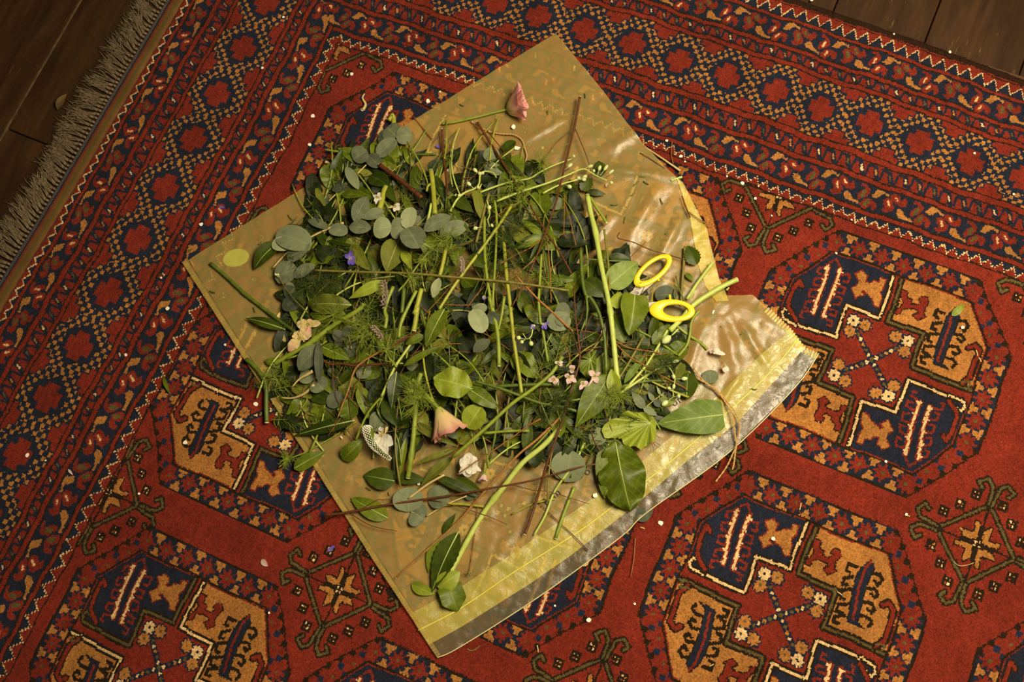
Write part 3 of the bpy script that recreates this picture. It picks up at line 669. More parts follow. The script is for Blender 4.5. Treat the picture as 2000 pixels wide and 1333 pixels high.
# side edge folded back on itself
FI = [(1322,352),(1346,420),(1364,520),(1378,560),(1398,592)]; FO = [(1333,358),(1380,448),(1404,545),(1416,570),(1422,590)]
bagpart('folded_edge', *patch(FI, FO, [FI[0], FO[0]], [FI[-1], FO[-1]], 60, 10, .0032), M_HEM)
# broken dark print showing between the cuttings
M_INK = noise_mat('black_print', lin(34, 24, 18), lin(54, 40, 28), 200, .6)
def letters(txt, px, py, ang, size):
    cu = bpy.data.curves.new('printed_letter', 'FONT'); cu.body = txt; cu.size = size; cu.extrude = .0001
    tmp = bpy.data.objects.new('tmp', cu); C.objects.link(tmp); dg = bpy.context.evaluated_depsgraph_get()
    me = bpy.data.meshes.new_from_object(tmp.evaluated_get(dg)); bpy.data.objects.remove(tmp)
    o = obj('printed_letter', me, bag, M_INK); p = at(px, py, 0); o.location = Vector((p.x, p.y, bag_z(p.x, p.y) + .0020)) - bag.location
    o.rotation_euler = (0, 0, ang); return o
d_ = at(1325, 787, 0) - at(1075, 978, 0); an = math.atan2(d_.y, d_.x)
for txt, px_, py_ in (('L', 1068, 990), ('m', 1084, 976), ('o', 1146, 932), ('o', 1316, 797), ('n', 1327, 790), (':', 1056, 994)):
    letters(txt, px_, py_, an, .022)

# ---------------------------------------------------------------- the cuttings: helpers
CROP = dict(a=(340,350,4.165), b=(600,180,5.206), c=(680,380,5.206), d=(880,180,5.206), e=(960,380,5.206), f=(1180,350,5.206), g=(1140,480,5.206),
            h=(1160,260,5.206), i=(460,560,5.206), j=(740,580,5.206), k=(1000,580,5.206), l=(1260,620,4.628), m=(480,760,5.206), n=(760,760,5.206),
            o=(1040,740,3.967), p=(640,920,3.507), M=(0,0,1))
def X(c, pts): ox, oy, s = CROP[c]; return [(ox + x / s, oy + y / s) for x, y in pts]
def heap(px, py):
    """height of the heap of cuttings"""
    r = ((px - 935) / 400) ** 2 + ((py - 640) / 345) ** 2
    return .052 * max(0, 1 - r) ** .75
def onbag(px, py): return 1 if 360 < px < 1420 and py > 620 - .62 * px + 120 and py < 1330 - .0 * px else 0
def P3(px, py, k=1.0, off=0.0):
    z = .0085 + heap(px, py) * k + off
    return at(px, py, z)
def scl(px, py): return (at(px + 1, py, .02) - at(px - 1, py, .02)).length / 2
LOBJ = []
def leaf_mat(name, c1, c2, vein, rough=.46, spec=.28, transl=.18, crink=.5, veins=9.0, powder=0.0):
    t = NT(name); b = t.n('ShaderNodeBsdfPrincipled'); tc = t.n('ShaderNodeTexCoord'); oi = t.n('ShaderNodeObjectInfo')
    lu = t.n('ShaderNodeAttribute', attribute_name='along'); lv = t.n('ShaderNodeAttribute', attribute_name='across')
    nz = t.n('ShaderNodeTexNoise', i_Scale=70.0, i_Detail=4.0); t.l(tc.outputs['Object'], nz.inputs['Vector'])
    rn = t.n('ShaderNodeMath', operation='MULTIPLY_ADD', i_1=.5, i_2=-.25); t.l(oi.outputs['Random'], rn.inputs[0])
    ad = t.n('ShaderNodeMath', operation='ADD'); t.l(nz.outputs[0], ad.inputs[0]); t.l(rn.outputs[0], ad.inputs[1])
    col = t.ramp(ad.outputs[0], [(.28, c1), (.72, c2)])
    av = t.n('ShaderNodeMath', operation='ABSOLUTE'); t.l(lv.outputs['Fac'], av.inputs[0])
    mr = t.ramp(av.outputs[0], [(.02, (1, 1, 1)), (.09, (0, 0, 0))])
    sv = t.n('ShaderNodeMath', operation='MULTIPLY_ADD', i_1=-.28); t.l(av.outputs[0], sv.inputs[0]); t.l(lu.outputs['Fac'], sv.inputs[2])
    fr_ = t.n('ShaderNodeMath', operation='MULTIPLY', i_1=veins); t.l(sv.outputs[0], fr_.inputs[0])
    f2 = t.n('ShaderNodeMath', operation='PINGPONG', i_1=.5); t.l(fr_.outputs[0], f2.inputs[0])
    vr = t.ramp(f2.outputs[0], [(.0, (.4, .4, .4)), (.16, (0, 0, 0))])
    mxv = t.n('ShaderNodeMath', operation='MAXIMUM'); t.l(mr, mxv.inputs[0]); t.l(vr, mxv.inputs[1])
    mx = t.n('ShaderNodeMix', data_type='RGBA'); mm = t.n('ShaderNodeMath', operation='MULTIPLY', i_1=.42); t.l(mxv.outputs[0], mm.inputs[0]); t.l(mm.outputs[0], mx.inputs['Factor'])
    t.l(col, mx.inputs[6]); mx.inputs[7].default_value = (*vein, 1)
    t.l(mx.outputs[2], b.inputs['Base Color']); b.inputs['Roughness'].default_value = rough; b.inputs['Specular IOR Level'].default_value = spec
    if powder: b.inputs['Sheen Weight'].default_value = powder; b.inputs['Sheen Roughness'].default_value = .6
    h1 = t.n('ShaderNodeMath', operation='MULTIPLY_ADD', i_1=-.08); t.l(mxv.outputs[0], h1.inputs[0]); t.l(nz.outputs[0], h1.inputs[2])
    bp = t.n('ShaderNodeBump', i_Strength=crink, i_Distance=.0015); t.l(h1.outputs[0], bp.inputs['Height']); t.l(bp.outputs[0], b.inputs['Normal'])
    tr_ = t.n('ShaderNodeBsdfTranslucent'); t.l(mx.outputs[2], tr_.inputs[0])
    ms = t.n('ShaderNodeMixShader', i_0=transl); t.l(b.outputs[0], ms.inputs[1]); t.l(tr_.outputs[0], ms.inputs[2]); t.l(ms.outputs[0], t.out.inputs[0]); return t.m
LM = dict(
    euc=leaf_mat('eucalyptus_leaf', lin(88, 95, 68), lin(120, 127, 93), lin(142, 146, 104), .62, .25, .08, .25, 7, .12),
    eucd=leaf_mat('eucalyptus_leaf_dark', lin(60, 67, 50), lin(86, 92, 69), lin(112, 112, 80), .6, .25, .08, .25, 7, .08),
    eucl=leaf_mat('eucalyptus_leaf_pale', lin(128, 138, 98), lin(152, 159, 116), lin(172, 174, 126), .6, .25, .08, .25, 7, .12),
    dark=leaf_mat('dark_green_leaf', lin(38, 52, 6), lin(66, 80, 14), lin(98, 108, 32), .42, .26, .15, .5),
    shadegreen=leaf_mat('shade_dark_green_leaf', lin(20, 29, 6), lin(38, 47, 12), lin(58, 66, 22), .5, .22, .1, .5),  # shade between the cuttings painted in as a darker green
    mid=leaf_mat('mid_green_leaf', lin(76, 92, 12), lin(110, 124, 24), lin(154, 160, 58), .44, .3, .2, .6),
    lite=leaf_mat('light_green_leaf', lin(122, 136, 30), lin(154, 166, 50), lin(198, 200, 96), .44, .3, .22, 1.0, 8),
    olive=leaf_mat('olive_green_leaf', lin(92, 98, 26), lin(122, 126, 42), lin(158, 156, 70), .48, .28, .2, .35),
    glau=leaf_mat('glaucous_green_leaf', lin(100, 122, 46), lin(134, 152, 70), lin(178, 186, 110), .52, .25, .2, .5, 6),
    film=leaf_mat('leaf_under_film', lin(190, 216, 120), lin(206, 226, 140), lin(190, 206, 130), .6, .2, .1, .2))
SHP = dict(lance=lambda t: math.sin(math.pi * t ** .8) ** .95 * (1 - .25 * t), ovate=lambda t: math.sin(math.pi * t ** .72) ** .75, round=lambda t: math.sqrt(max(0, 1 - (2 * t - 1) ** 2)) ** .9,
           oval=lambda t: math.sin(math.pi * t) ** .62, strap=lambda t: min(1, 6 * t, 3.2 * (1 - t)) ** .8, heart=lambda t: (math.sin(math.pi * min(1, t * .93 + .07) ** .6)) ** .7)
def leaf_geo(L, Wd, shape, curl=.1, fold=.12, wave=.0, rnd=None, ser=0, n=12, m=7, bend=0.0):
    """blade lying along +x from the origin, length L, width Wd"""
    rnd = rnd or random; f = SHP[shape]; V_ = []; al = []; ac = []; ph = rnd.uniform(0, 6); f2 = rnd.uniform(2, 4)
    for i in range(n + 1):
        t = i / n; w = f(min(max(t, .004), .996)) * Wd / 2
        if ser: w *= 1 + ser * (((i % 2) * 2) - 1)
        for j in range(m):
            s = 2 * j / (m - 1) - 1
            z = curl * L * math.sin(math.pi * t) * .6 + fold * w * abs(s) + wave * Wd * math.sin(f2 * t * 5 + ph + s * 1.5) * abs(s) ** 1.2 + bend * L * t * t
            V_.append((L * t, s * w + .12 * bend * L * math.sin(3 * t), z)); al.append(t); ac.append(s)
    F_ = [(i * m + j, (i + 1) * m + j, (i + 1) * m + j + 1, i * m + j + 1) for i in range(n) for j in range(m - 1)]
    return V_, F_, al, ac
def leaf_mesh(name, geo, mat):
    V_, F_, al, ac = geo; me = mesh(name, V_, F_)
    a = me.attributes.new('along', 'FLOAT', 'POINT'); a.data.foreach_set('value', np.array(al, np.float32)); a = me.attributes.new('across', 'FLOAT', 'POINT'); a.data.foreach_set('value', np.array(ac, np.float32))
    me.materials.append(mat); return me
def frame(p, q, roll=0.0):
    """matrix taking +x to the direction p to q at p"""
    x = (q - p).normalized(); y = Vector((0, 0, 1)).cross(x).normalized(); z = x.cross(y)
    Mx = Matrix((x, y, z)).transposed().to_4x4(); Mx = Mx @ Matrix.Rotation(roll, 4, 'X'); Mx.translation = p; return Mx
lr = random.Random(5)
M_RIB = {k: noise_mat('leaf_midrib_' + k, a, b, 200, .5) for k, a, b in (('pale', lin(150, 168, 84), lin(178, 192, 112)), ('grey', lin(140, 144, 104), lin(160, 162, 122)))}
def put_leaf(name, base, tip, wpx, mat, shape='ovate', k=1.0, off=.0, dz=0.0, roll=None, parent=None, rib=None, **kw):
    """leaf with its base and tip where the photo shows them"""
    p = P3(*base, k, off); q = P3(*tip, k, off + dz); L = (q - p).length; Wd = wpx * scl(*base)
    roll = lr.uniform(-.25, .25) if roll is None else roll
    geo = leaf_geo(L, Wd, shape, rnd=lr, **kw)
    me = leaf_mesh(name, geo, LM[mat]); o = bpy.data.objects.new(name, me); C.objects.link(o)
    mw = frame(p, q, roll)
    if parent is not None: o.parent = parent; o.matrix_local = Matrix.Translation(parent.location).inverted() @ mw
    else: o.matrix_world = mw
    if rib:
        m_ = kw.get('m', 7); n_ = len(geo[0]) // m_ - 1; c = [geo[0][i * m_ + m_ // 2] for i in range(n_ + 1)]
        mb = MB(); mb.add(sweep([(x, y, z + .0004) for x, y, z in c[:-1]], [max(.0012 * (1 - i / n_), .0004) * min(1.5, L / .08) for i in range(n_)], 5)); mb.build('midrib', M_RIB[rib], o)
    return o
SM = dict(
    pale=noise_mat('pale_green_stem', lin(164, 178, 76), lin(190, 202, 102), 60, .42, .4, .15, (1, 1, 1), 0, 0),
    green=noise_mat('green_stem', lin(112, 126, 34), lin(142, 154, 50), 60, .42, .4, .15),
    dgreen=noise_mat('dark_green_stem', lin(68, 86, 20), lin(94, 110, 32), 60, .42, .4, .15),
    yel=noise_mat('yellow_green_stem', lin(134, 138, 36), lin(164, 164, 56), 60, .42, .4, .15),
    olive=noise_mat('olive_stem', lin(104, 98, 40), lin(134, 124, 56), 80, .5, .3, .2),
    brown=noise_mat('red_brown_bark', lin(74, 40, 18), lin(104, 58, 28), 120, .5, .35, .3),
    lbrown=noise_mat('light_brown_twig', lin(138, 92, 46), lin(172, 122, 66), 120, .55, .3, .3),
    straw=noise_mat('straw_stalk', lin(186, 160, 96), lin(208, 184, 124), 120, .55, .3, .2),
    orange=noise_mat('orange_fine_twig', lin(128, 80, 32), lin(154, 104, 48), 120, .55, .3, .2))
M_CUT = noise_mat('fresh_cut_face', lin(206, 214, 160), lin(226, 230, 184), 300, .6)
def path3(pts, k, off, sag=None, n=4):
    return smooth_path([P3(x, y, k if isinstance(k, (int, float)) else k[i], off) for i, (x, y) in enumerate(pts)], n)
def put_stem(name, pts, wpx, mat, label, cat='stem', k=1.0, off=.004, taper=(1, 1), nodes=(), cut=(0, 0), twigs=(), group=None, tw_name='side_twig', tw_mat=None, lift=0.0):
    """stem along a traced path; nodes: swollen joints (fractions); twigs: traced side branches"""
    P = path3(pts, k, off); s = scl(*pts[0]); r0 = wpx * s / 2; m_ = len(P); rad = []
    for i in range(m_):
        t = i / (m_ - 1); r = r0 * (taper[0] + (taper[1] - taper[0]) * t) * (1 + .05 * math.sin(i * 2.3))
        for nd in nodes: r *= 1 + .38 * math.exp(-((t - nd) / .025) ** 2)
        rad.append(r)
    org = P[0].copy(); org.z = min(q.z for q in P)
    mb = MB(); mb.add(sweep([q - org for q in P], rad, 8 if wpx > 4 else 5)); o = mb.build(name, SM[mat]); o.location = org
    tag(o, label, cat, group)
    for e, idx in ((0, 0), (1, -1)):
        if cut[e]:
            d = (P[0] - P[1]) if e == 0 else (P[-1] - P[-2]); d.normalize(); q = P[idx] - org
            c = MB(); c.add(sweep([q, q + d * .0012], [rad[idx] * 1.01, rad[idx] * .9], 8)); c.build('cut_end', M_CUT, o)
    for tp, tw in twigs:
        Q = path3(tp, k if isinstance(k, (int, float)) else k[0], off + .001); rr = tw * s / 2
        b = MB(); b.add(sweep([q - org for q in Q], [rr * (1 - .5 * i / len(Q)) for i in range(len(Q))], 5)); b.build(tw_name, SM[tw_mat or mat], o)
    return o
def sprig(name, label, cat, stem, wpx, mat, leaves, k=1.0, off=.004, group=None, lname='leaf', buds=()):
    """a stem carrying leaves (centre x, y, radius, angle, material, shape)"""
    root = empty(name, P3(*stem[0], k, off)); tag(root, label, cat, group); s = scl(*stem[0])
    P = path3(stem, k, off); mb = MB(); mb.add(sweep([q - root.location for q in P], [wpx * s / 2 * (1 - .4 * i / len(P)) for i in range(len(P))], 6)); mb.build('stem', SM[mat], root)
    for lf in leaves:
        base, tip, w, mt, sh = lf[:5]; kw = lf[5] if len(lf) > 5 else {}
        put_leaf(lname, base, tip, w, mt, sh, k, off + kw.pop('o', .002), parent=root, **kw)
    return root
def filament(mb, p, d, L, r, rnd, curl=1.0, n=4):
    pts = [p]; d = d.normalized()
    for i in range(n):
        d = (d + Vector((rnd.uniform(-1, 1), rnd.uniform(-1, 1), rnd.uniform(-.7, .7))) * .32 * curl).normalized(); q = pts[-1] + d * L / n; q.z = max(q.z, .007); pts.append(q)
    mb.add(sweep(pts, [r * (1 - .5 * i / n) for i in range(n + 1)], 3, False)); return pts
M_FEA = dict(lite=noise_mat('feathery_green', lin(108, 124, 30), lin(136, 150, 48), 90, .55, .3), dark=noise_mat('feathery_dark_green', lin(46, 60, 14), lin(70, 84, 24), 90, .55, .3), needle=noise_mat('needle_leaf_green', lin(44, 56, 24), lin(70, 80, 34), 90, .55, .3))
def feather(label, stem, wpx, mat, bursts, k=1.0, off=.008, nf=26, L=42, curl=1.0, group=None, spread=1.0, smat='green'):
    """stem with tufts of thread-like leaves at the burst points (px, py)"""
    root = empty('feathery_sprig', P3(*stem[0], k, off)); tag(root, label, 'foliage', group); s = scl(*stem[0])
    P = path3(stem, k, off); mb = MB(); mb.add(sweep([q - root.location for q in P], wpx * s / 2, 5)); mb.build('stem', SM[smat], root)
    for bx, by in bursts:
        c = P3(bx, by, k, off + .002) - root.location; f_ = MB()
        for i in range(nf):
            a = lr.uniform(0, 6.283); d = Vector((math.cos(a), math.sin(a), lr.uniform(-.1, .5) * spread)); ln = L * s * lr.uniform(.45, 1.0)
            pts = filament(f_, Vector((c.x, c.y, c.z)), d, ln, .00055, lr, curl)
            for h in (1, 2, 3):
                if lr.random() < .75:
                    a2 = a + lr.uniform(-.9, .9); filament(f_, pts[h], Vector((math.cos(a2), math.sin(a2), lr.uniform(-.2, .3))), ln * .4, .00042, lr, curl, 3)
        # keep the tuft above the bag
        lo = -root.location.z + .007
        f_.v = [(x, y, max(z, lo)) for x, y, z in f_.v]
        o = f_.build('thread_leaves', M_FEA[mat], root); o['kind'] = 'stuff'
    return root

# ---------------------------------------------------------------- labels of the pieces in the heap: what each lies next to
NEAR = [('scissors handles', 1290, 570), ('longest pale green stem', 1185, 560), ('largest crinkled leaf', 1225, 920), ('lobed leaf', 1235, 830), ('pale pink florets', 1125, 740), ('peach bell bloom', 870, 825), ('white blossom', 917, 905), ('white flower spike', 740, 865),
 ('peach wilted petals', 595, 650), ('violet flower', 684, 506), ('lavender spike', 752, 575), ('heart-shaped eucalyptus pair', 785, 440), ('short thick reddish twig', 785, 355), ('tall eucalyptus sprig', 700, 310), ('far left eucalyptus sprig', 580, 475), ('forked yellow-green stem', 846, 380),
 ('arching spray of buds', 930, 365), ('crossing red-brown twigs', 1065, 465), ('spray of pale buds', 1170, 345), ('spinach-like leaf', 885, 750), ('Y-shaped stem', 973, 660), ('round eucalyptus leaf pair', 1090, 620), ('brightest feathery head', 719, 650), ('bright cut stem', 620, 640), ('rounded grey sprig', 600, 700),
 ('crinkled round leaf', 680, 795), ('hanging stem', 808, 860), ('thick pale stem', 960, 975), ('closed bud', 1305, 660), ('wide eucalyptus pair', 875, 440), ('toothed leaf pair', 770, 760), ('pale-backed leaf', 1210, 535), ('bowed brown twig', 1100, 830), ('twine', 1390, 740), ('hooked pale twig', 690, 720), ('yellow ringed stem tip', 812, 620), ('long level stalk', 740, 532), ('mid-green slanting stem', 950, 835)]
RUGN = [('upper right rug medallion', 1702, 701), ('lower right rug medallion', 1525, 1204), ('right rug star', 1909, 1064), ('lower left rug star', 662, 1153), ('lower left rug medallion', 309, 1307), ('left rug medallion', 430, 850), ('upper left rug medallion', 680, 250), ('half star at the upper border', 1523, 383), ('corner of the inner rug border', 647, 51),
 ('leftmost border crosses', 60, 830), ('left border crosses', 240, 520), ('upper left border crosses', 440, 150), ('upper middle border crosses', 1190, 75), ('upper right border crosses', 1650, 230), ('rug edge by the floorboards', 1800, 85), ('right rim of the bag', 1330, 320), ('left corner of the bag', 358, 515), ('lower end of the clear strip', 1000, 1200), ('navy hooks below the bag', 1085, 1160)]
LAB = {}
def near_label(desc, x, y, marks=NEAR):
    """names the nearest landmark; of several alike there, how near each lies to it"""
    n = min(marks, key=lambda q: (q[1] - x) ** 2 + (q[2] - y) ** 2); dx, dy = x - n[1], y - n[2]
    side = 'on' if abs(dx) + abs(dy) < 14 else (('right of' if dx > 0 else 'left of') if abs(dx) > abs(dy) else ('below' if dy > 0 else 'above'))
    s = '%s %s the %s' % (desc, side, n[0]); LAB.setdefault(s, []).append((dx * dx + dy * dy)); return s + '#%d' % (len(LAB[s]) - 1)

# ---------------------------------------------------------------- filling of the heap: pieces nobody could tell apart
PILE = [(600,360),(690,300),(760,290),(830,310),(960,300),(1060,345),(1120,380),(1150,440),(1240,520),(1250,600),(1330,640),(1350,700),(1300,790),(1260,850),(1180,900),(1100,905),(1030,890),(960,860),(900,860),(845,830),(790,880),(740,850),(705,795),(640,850),(575,840),(550,780),(530,720),(560,640),(545,540),(590,450)]
def in_pile(x, y):
    c = False
    for (x1, y1), (x2, y2) in zip(PILE, PILE[1:] + PILE[:1]):
        if (y1 > y) != (y2 > y) and x < (x2 - x1) * (y - y1) / (y2 - y1) + x1: c = not c
    return c
def spot(r):
    while True:
        x, y = r.uniform(520, 1360), r.uniform(280, 970)
        if in_pile(x, y): return x, y
fr2 = random.Random(21)
def scatter(name, protos, n, label, cat, group, kmin, kmax, smin, smax, tilt=.35, mats=None):
    for i in range(n):
        mi = fr2.randrange(len(protos)); x, y = spot(fr2); k = fr2.uniform(kmin, kmax) if mi % 3 else kmin + (kmax - kmin) * fr2.random() ** 1.3; p = P3(x, y, k, fr2.uniform(0, .004))
        o = bpy.data.objects.new(name, protos[mi]); C.objects.link(o)
        s = fr2.uniform(smin, smax); o.location = p; o.scale = (s, s, s)
        o.rotation_euler = (fr2.uniform(-tilt, tilt), fr2.uniform(-tilt, tilt) * .6, (1.95 + fr2.gauss(0, .55)) if name == 'stem' else fr2.uniform(0, 6.28)); tag(o, near_label(label[mi] if isinstance(label, list) else label, x, y), cat, group)
def protos(n, name, L, Wd, mats, shapes, **kw):
    out = []
    for i in range(n):
        g = leaf_geo(L * fr2.uniform(.8, 1.2), Wd * fr2.uniform(.75, 1.2), shapes[i % len(shapes)], rnd=fr2, n=9, m=5, **kw)
        c = L / 2; V_ = [(x - c, y, z) for x, y, z in g[0]]; out.append(leaf_mesh(name, (V_, g[1], g[2], g[3]), LM[mats[i % len(mats)]]))
    return out
scatter('lance_leaf', protos(6, 'lance_leaf', .082, .027, ['shadegreen', 'mid', 'dark'], ['lance', 'ovate', 'lance'], curl=.12, fold=.25, wave=.05), 290, ['dark pointed leaf', 'green pointed leaf', 'narrow dark pointed leaf'] * 2, 'leaf', 'pointed leaves in the heap', 0, .78, .7, 1.15)
scatter('oval_leaf', protos(6, 'oval_leaf', .066, .040, ['mid', 'olive', 'shadegreen'], ['ovate', 'oval'], curl=.15, fold=.2, wave=.08), 190, ['green oval leaf', 'olive oval leaf', 'dark oval leaf'] * 2, 'leaf', 'oval leaves in the heap', .0, .8, .7, 1.1)
scatter('eucalyptus_leaf', protos(4, 'eucalyptus_leaf', .036, .034, ['eucd', 'euc'], ['round', 'oval'], curl=.1, fold=.08, wave=.03), 70, ['dark grey-green round leaf', 'grey-green oval eucalyptus leaf'] * 2, 'leaf', 'loose eucalyptus leaves in the heap', .1, .85, .7, 1.15)
def tube_protos(n, name, L, r, mats, bend):
    out = []
    for i in range(n):
        l = L * fr2.uniform(.7, 1.25); b = fr2.uniform(-bend, bend); pts = [(l * (t - .5), b * l * math.sin(math.pi * t), .04 * l * math.sin(math.pi * t)) for t in np.linspace(0, 1, 9)]
        me = mesh(name, *sweep(pts, [r * (1.1 - .4 * t) for t in np.linspace(0, 1, 9)], 6)); me.materials.append(SM[mats[i % len(mats)]]); out.append(me)
    return out
scatter('stem', tube_protos(8, 'stem', .16, .0019, ['green', 'dgreen', 'yel', 'pale', 'green', 'olive'], .09), 150, ['thin green stem', 'dark green stem', 'yellowish stem', 'pale green stem', 'slim green stem', 'olive stem', 'thin green stem', 'dark green stem'], 'stem', 'thin stems in the heap', .25, .92, .6, 1.2, .12)
scatter('twig', tube_protos(6, 'twig', .15, .0009, ['brown', 'orange', 'lbrown', 'brown'], .12), 70, ['fine brown twig', 'fine orange twig', 'pale brown twig', 'fine red-brown twig', 'thin brown twig', 'thin orange twig'], 'twig', 'fine twigs in the heap', .4, .97, .6, 1.2, .12)
def tuft_protos(n, mat):
    out = []
    for i in range(n):
        mb = MB(); filament(mb, Vector((-.045, 0, .004)), Vector((1, .1, 0)), .085, .0008, fr2, .4, 6)
        for q in range(9):
            t = -.040 + .009 * q; 
            for sd in (1, -1):
                for w in range(3):
                    filament(mb, Vector((t, 0, .004)), Vector((.7 + fr2.uniform(-.4, .4), sd * fr2.uniform(.5, 1), fr2.uniform(-.2, .5))), .022 * fr2.uniform(.6, 1.2), .00042, fr2, 1.1, 3)
        me = mesh('feathery_sprig', mb.v, mb.f); me.materials.append(M_FEA[mat]); out.append(me)
    return out
scatter('feathery_sprig', tuft_protos(3, 'dark') + tuft_protos(3, 'lite'), 80, ['dark feathery sprig'] * 3 + ['bright feathery sprig'] * 3, 'foliage', 'feathery sprigs in the heap', .45, 1.0, .8, 1.3, .2)
def needle_protos(n):
    out = []
    for i in range(n):
        mb = MB(); pts = [Vector((-.05 + .1 * t, .008 * math.sin(4 * t + i), .003)) for t in np.linspace(0, 1, 8)]; mb.add(sweep(pts, .0007, 4))
        for q in range(14):
            t = q / 14; p = pts[0].lerp(pts[-1], t); sd = 1 if q % 2 else -1; mb.add(sweep([p, p + Vector((.006, sd * .006, .002)), p + Vector((.010, sd * .009, .004))], [.0005, .0005, .0002], 3, False), 1)
        me = mesh('needle_twig', mb.v, mb.f); me.materials.append(SM['orange']); me.materials.append(M_FEA['needle']); me.polygons.foreach_set('material_index', mb.mi); out.append(me)
    return out
NEEDLE = needle_protos(4)
scatter('needle_twig', NEEDLE, 60, 'needle-leaved orange twiglet', 'twig', 'needle-leaved twiglets in the heap', .6, 1.04, .7, 1.2, .12)

# litter at the heap's bottom, crevice shade in its colour, too jumbled to count
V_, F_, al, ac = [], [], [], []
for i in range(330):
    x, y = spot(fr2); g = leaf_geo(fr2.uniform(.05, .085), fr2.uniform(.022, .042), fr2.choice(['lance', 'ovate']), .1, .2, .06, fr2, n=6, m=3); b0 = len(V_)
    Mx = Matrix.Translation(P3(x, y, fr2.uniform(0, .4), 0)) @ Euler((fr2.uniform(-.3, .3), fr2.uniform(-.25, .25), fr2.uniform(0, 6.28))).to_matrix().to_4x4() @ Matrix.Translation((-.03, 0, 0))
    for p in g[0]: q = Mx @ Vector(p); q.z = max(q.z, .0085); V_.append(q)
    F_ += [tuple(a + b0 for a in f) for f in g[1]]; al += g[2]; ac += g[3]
o = obj('leaf_litter', leaf_mesh('leaf_litter', (V_, F_, al, ac), LM['shadegreen'])); tag(o, 'dark shaded leaf litter at the bottom of the heap of cuttings', 'leaves', None, 'stuff')

# ---------------------------------------------------------------- traced stems
def ST(c, pts, w, mat, label, **kw):
    kw.setdefault('off', .006); tw = [(X(c, t), ww / CROP[c][2]) for t, ww in kw.pop('tw', [])]
    return put_stem(kw.pop('name', 'stem'), X(c, pts), w / CROP[c][2], mat, label, twigs=tw, **kw)
def ML(*s):  # join stretches traced in several crops
    out = []
    for c, pts in s: out += X(c, pts)
    return out
put_stem('stem', ML(('e', [(975,10),(1010,200),(1060,400),(1110,700),(1190,1090)]), ('k', [(1010,250),(1035,480),(1060,740),(1078,850)])), 10.0, 'pale', 'longest pale green stem with two swollen joints, left of the scissors', k=1.12, off=.012, nodes=(.24, .56), cut=(1, 0))
put_stem('stem', [(1092,838),(1060,872),(1020,905),(985,950),(950,995),(925,1035),(903,1075),(880,1118)], 10.5, 'pale', 'thick pale green stem slanting over the empty lower part of the bag', k=.9, off=.008, nodes=(.5,), cut=(1, 1))
ST('i', [(395,790),(560,690),(760,570),(1000,390),(1250,240),(1305,175)], 48, 'green', 'bright green stem with cut end and small side shoot at the left of the heap', cat='stem', k=.9, off=.010, nodes=(.45, .97), cut=(1, 0), tw=[([(720,610),(790,590)], 30)], tw_name='side_shoot')
put_stem('stem', ML(('e', [(115,330),(150,800),(180,1050),(205,1280)]), ('j', [(1370,430),(1430,830),(1450,980)])), 7.0, 'yel', 'long straight yellow-green stem running down the middle of the heap', k=1.1, off=.012, cut=(1, 0))
ST('b', [(1258,800),(1272,900),(1285,1050),(1300,1240)], 50, 'yel', 'forked yellow-green stem at the top middle of the heap', cat='stem', k=1.0, off=.014, cut=(1, 0), tw=[([(1265,930),(1225,960),(1215,1010)], 30)], tw_name='fork')
ST('b', [(805,960),(780,1010),(760,1100),(735,1190)], 58, 'yel', 'thick yellow stem stub behind the row of eucalyptus leaves', k=1.0, off=.010)
put_stem('stem', ML(('c', [(745,960),(715,1080),(680,1230)]), ('j', [(390,80),(380,200),(355,345)])), 9.5, 'yel', 'short yellow stem ending in a ringed cut tip near the middle of the heap', k=1.05, off=.010, nodes=(.45,), cut=(0, 1))
put_stem('stem', ML(('j', [(430,780),(400,880)]), ('n', [(270,200),(250,450),(215,750),(190,905)])), 9.5, 'green', 'stem hanging down from the heap with cut end, right of the white flower spike', k=.8, off=.008, cut=(0, 1), nodes=(.75,))
put_stem('stem', [(481,702),(498,717),(516,742),(520,762),(520,790),(521,826)], 8.6, 'dgreen', 'bent dark green stem hanging over the left edge of the bag', k=.6, off=.005, nodes=(.55,), cut=(0, 1))
ST('a', [(295,685),(420,790),(570,930),(750,1070),(880,1170),(1000,1255)], 28, 'dgreen', 'long thin dark stem reaching out to the left corner of the bag', off=.004, nodes=(.42,))
put_stem('stem', ML(('g', [(875,865),(1000,740),(1120,600),(1300,480),(1440,400),(1560,345)])), 10.5, 'pale', 'thick pale stem with cut end sticking out over the right edge of the bag', k=.8, off=.020, cut=(0, 1), nodes=(.02,), twigs=[([(1419,567),(1424,562)], 5)], tw_name='side_shoot')
ST('g', [(1305,180),(1230,280),(1150,390),(1050,545)], 34, 'pale', 'slim pale stem behind the lower scissors handle', k=.8, off=.014, cut=(1, 0), tw=[([(1130,450),(1080,540)], 18)], tw_name='fork')
ST('g', [(1180,660),(1120,730),(1090,800),(1080,900),(1045,1020),(960,1125)], 30, 'green', 'curved green stem with leafy tip below the scissors handle', k=.8, off=.014)
ST('j', [(430,130),(480,320),(520,460),(552,605)], 28, 'dgreen', 'dark green stalk crossing a leaf near the middle of the heap', k=1.1, off=.012)
ST('j', [(1120,0),(1160,150),(1200,330),(1218,520),(1222,705)], 42, 'green', 'Y-shaped green stem in the centre of the heap', k=1.08, off=.012, cut=(0, 1), tw=[([(1275,0),(1250,180),(1212,350)], 34)], tw_name='fork')
put_stem('stem', [(1098,697),(1077,730),(1038,762),(1000,789),(945,840),(885,893)], 7.2, 'green', 'mid-green stem slanting down to the white blossom', k=1.1, off=.012, nodes=(.02,))
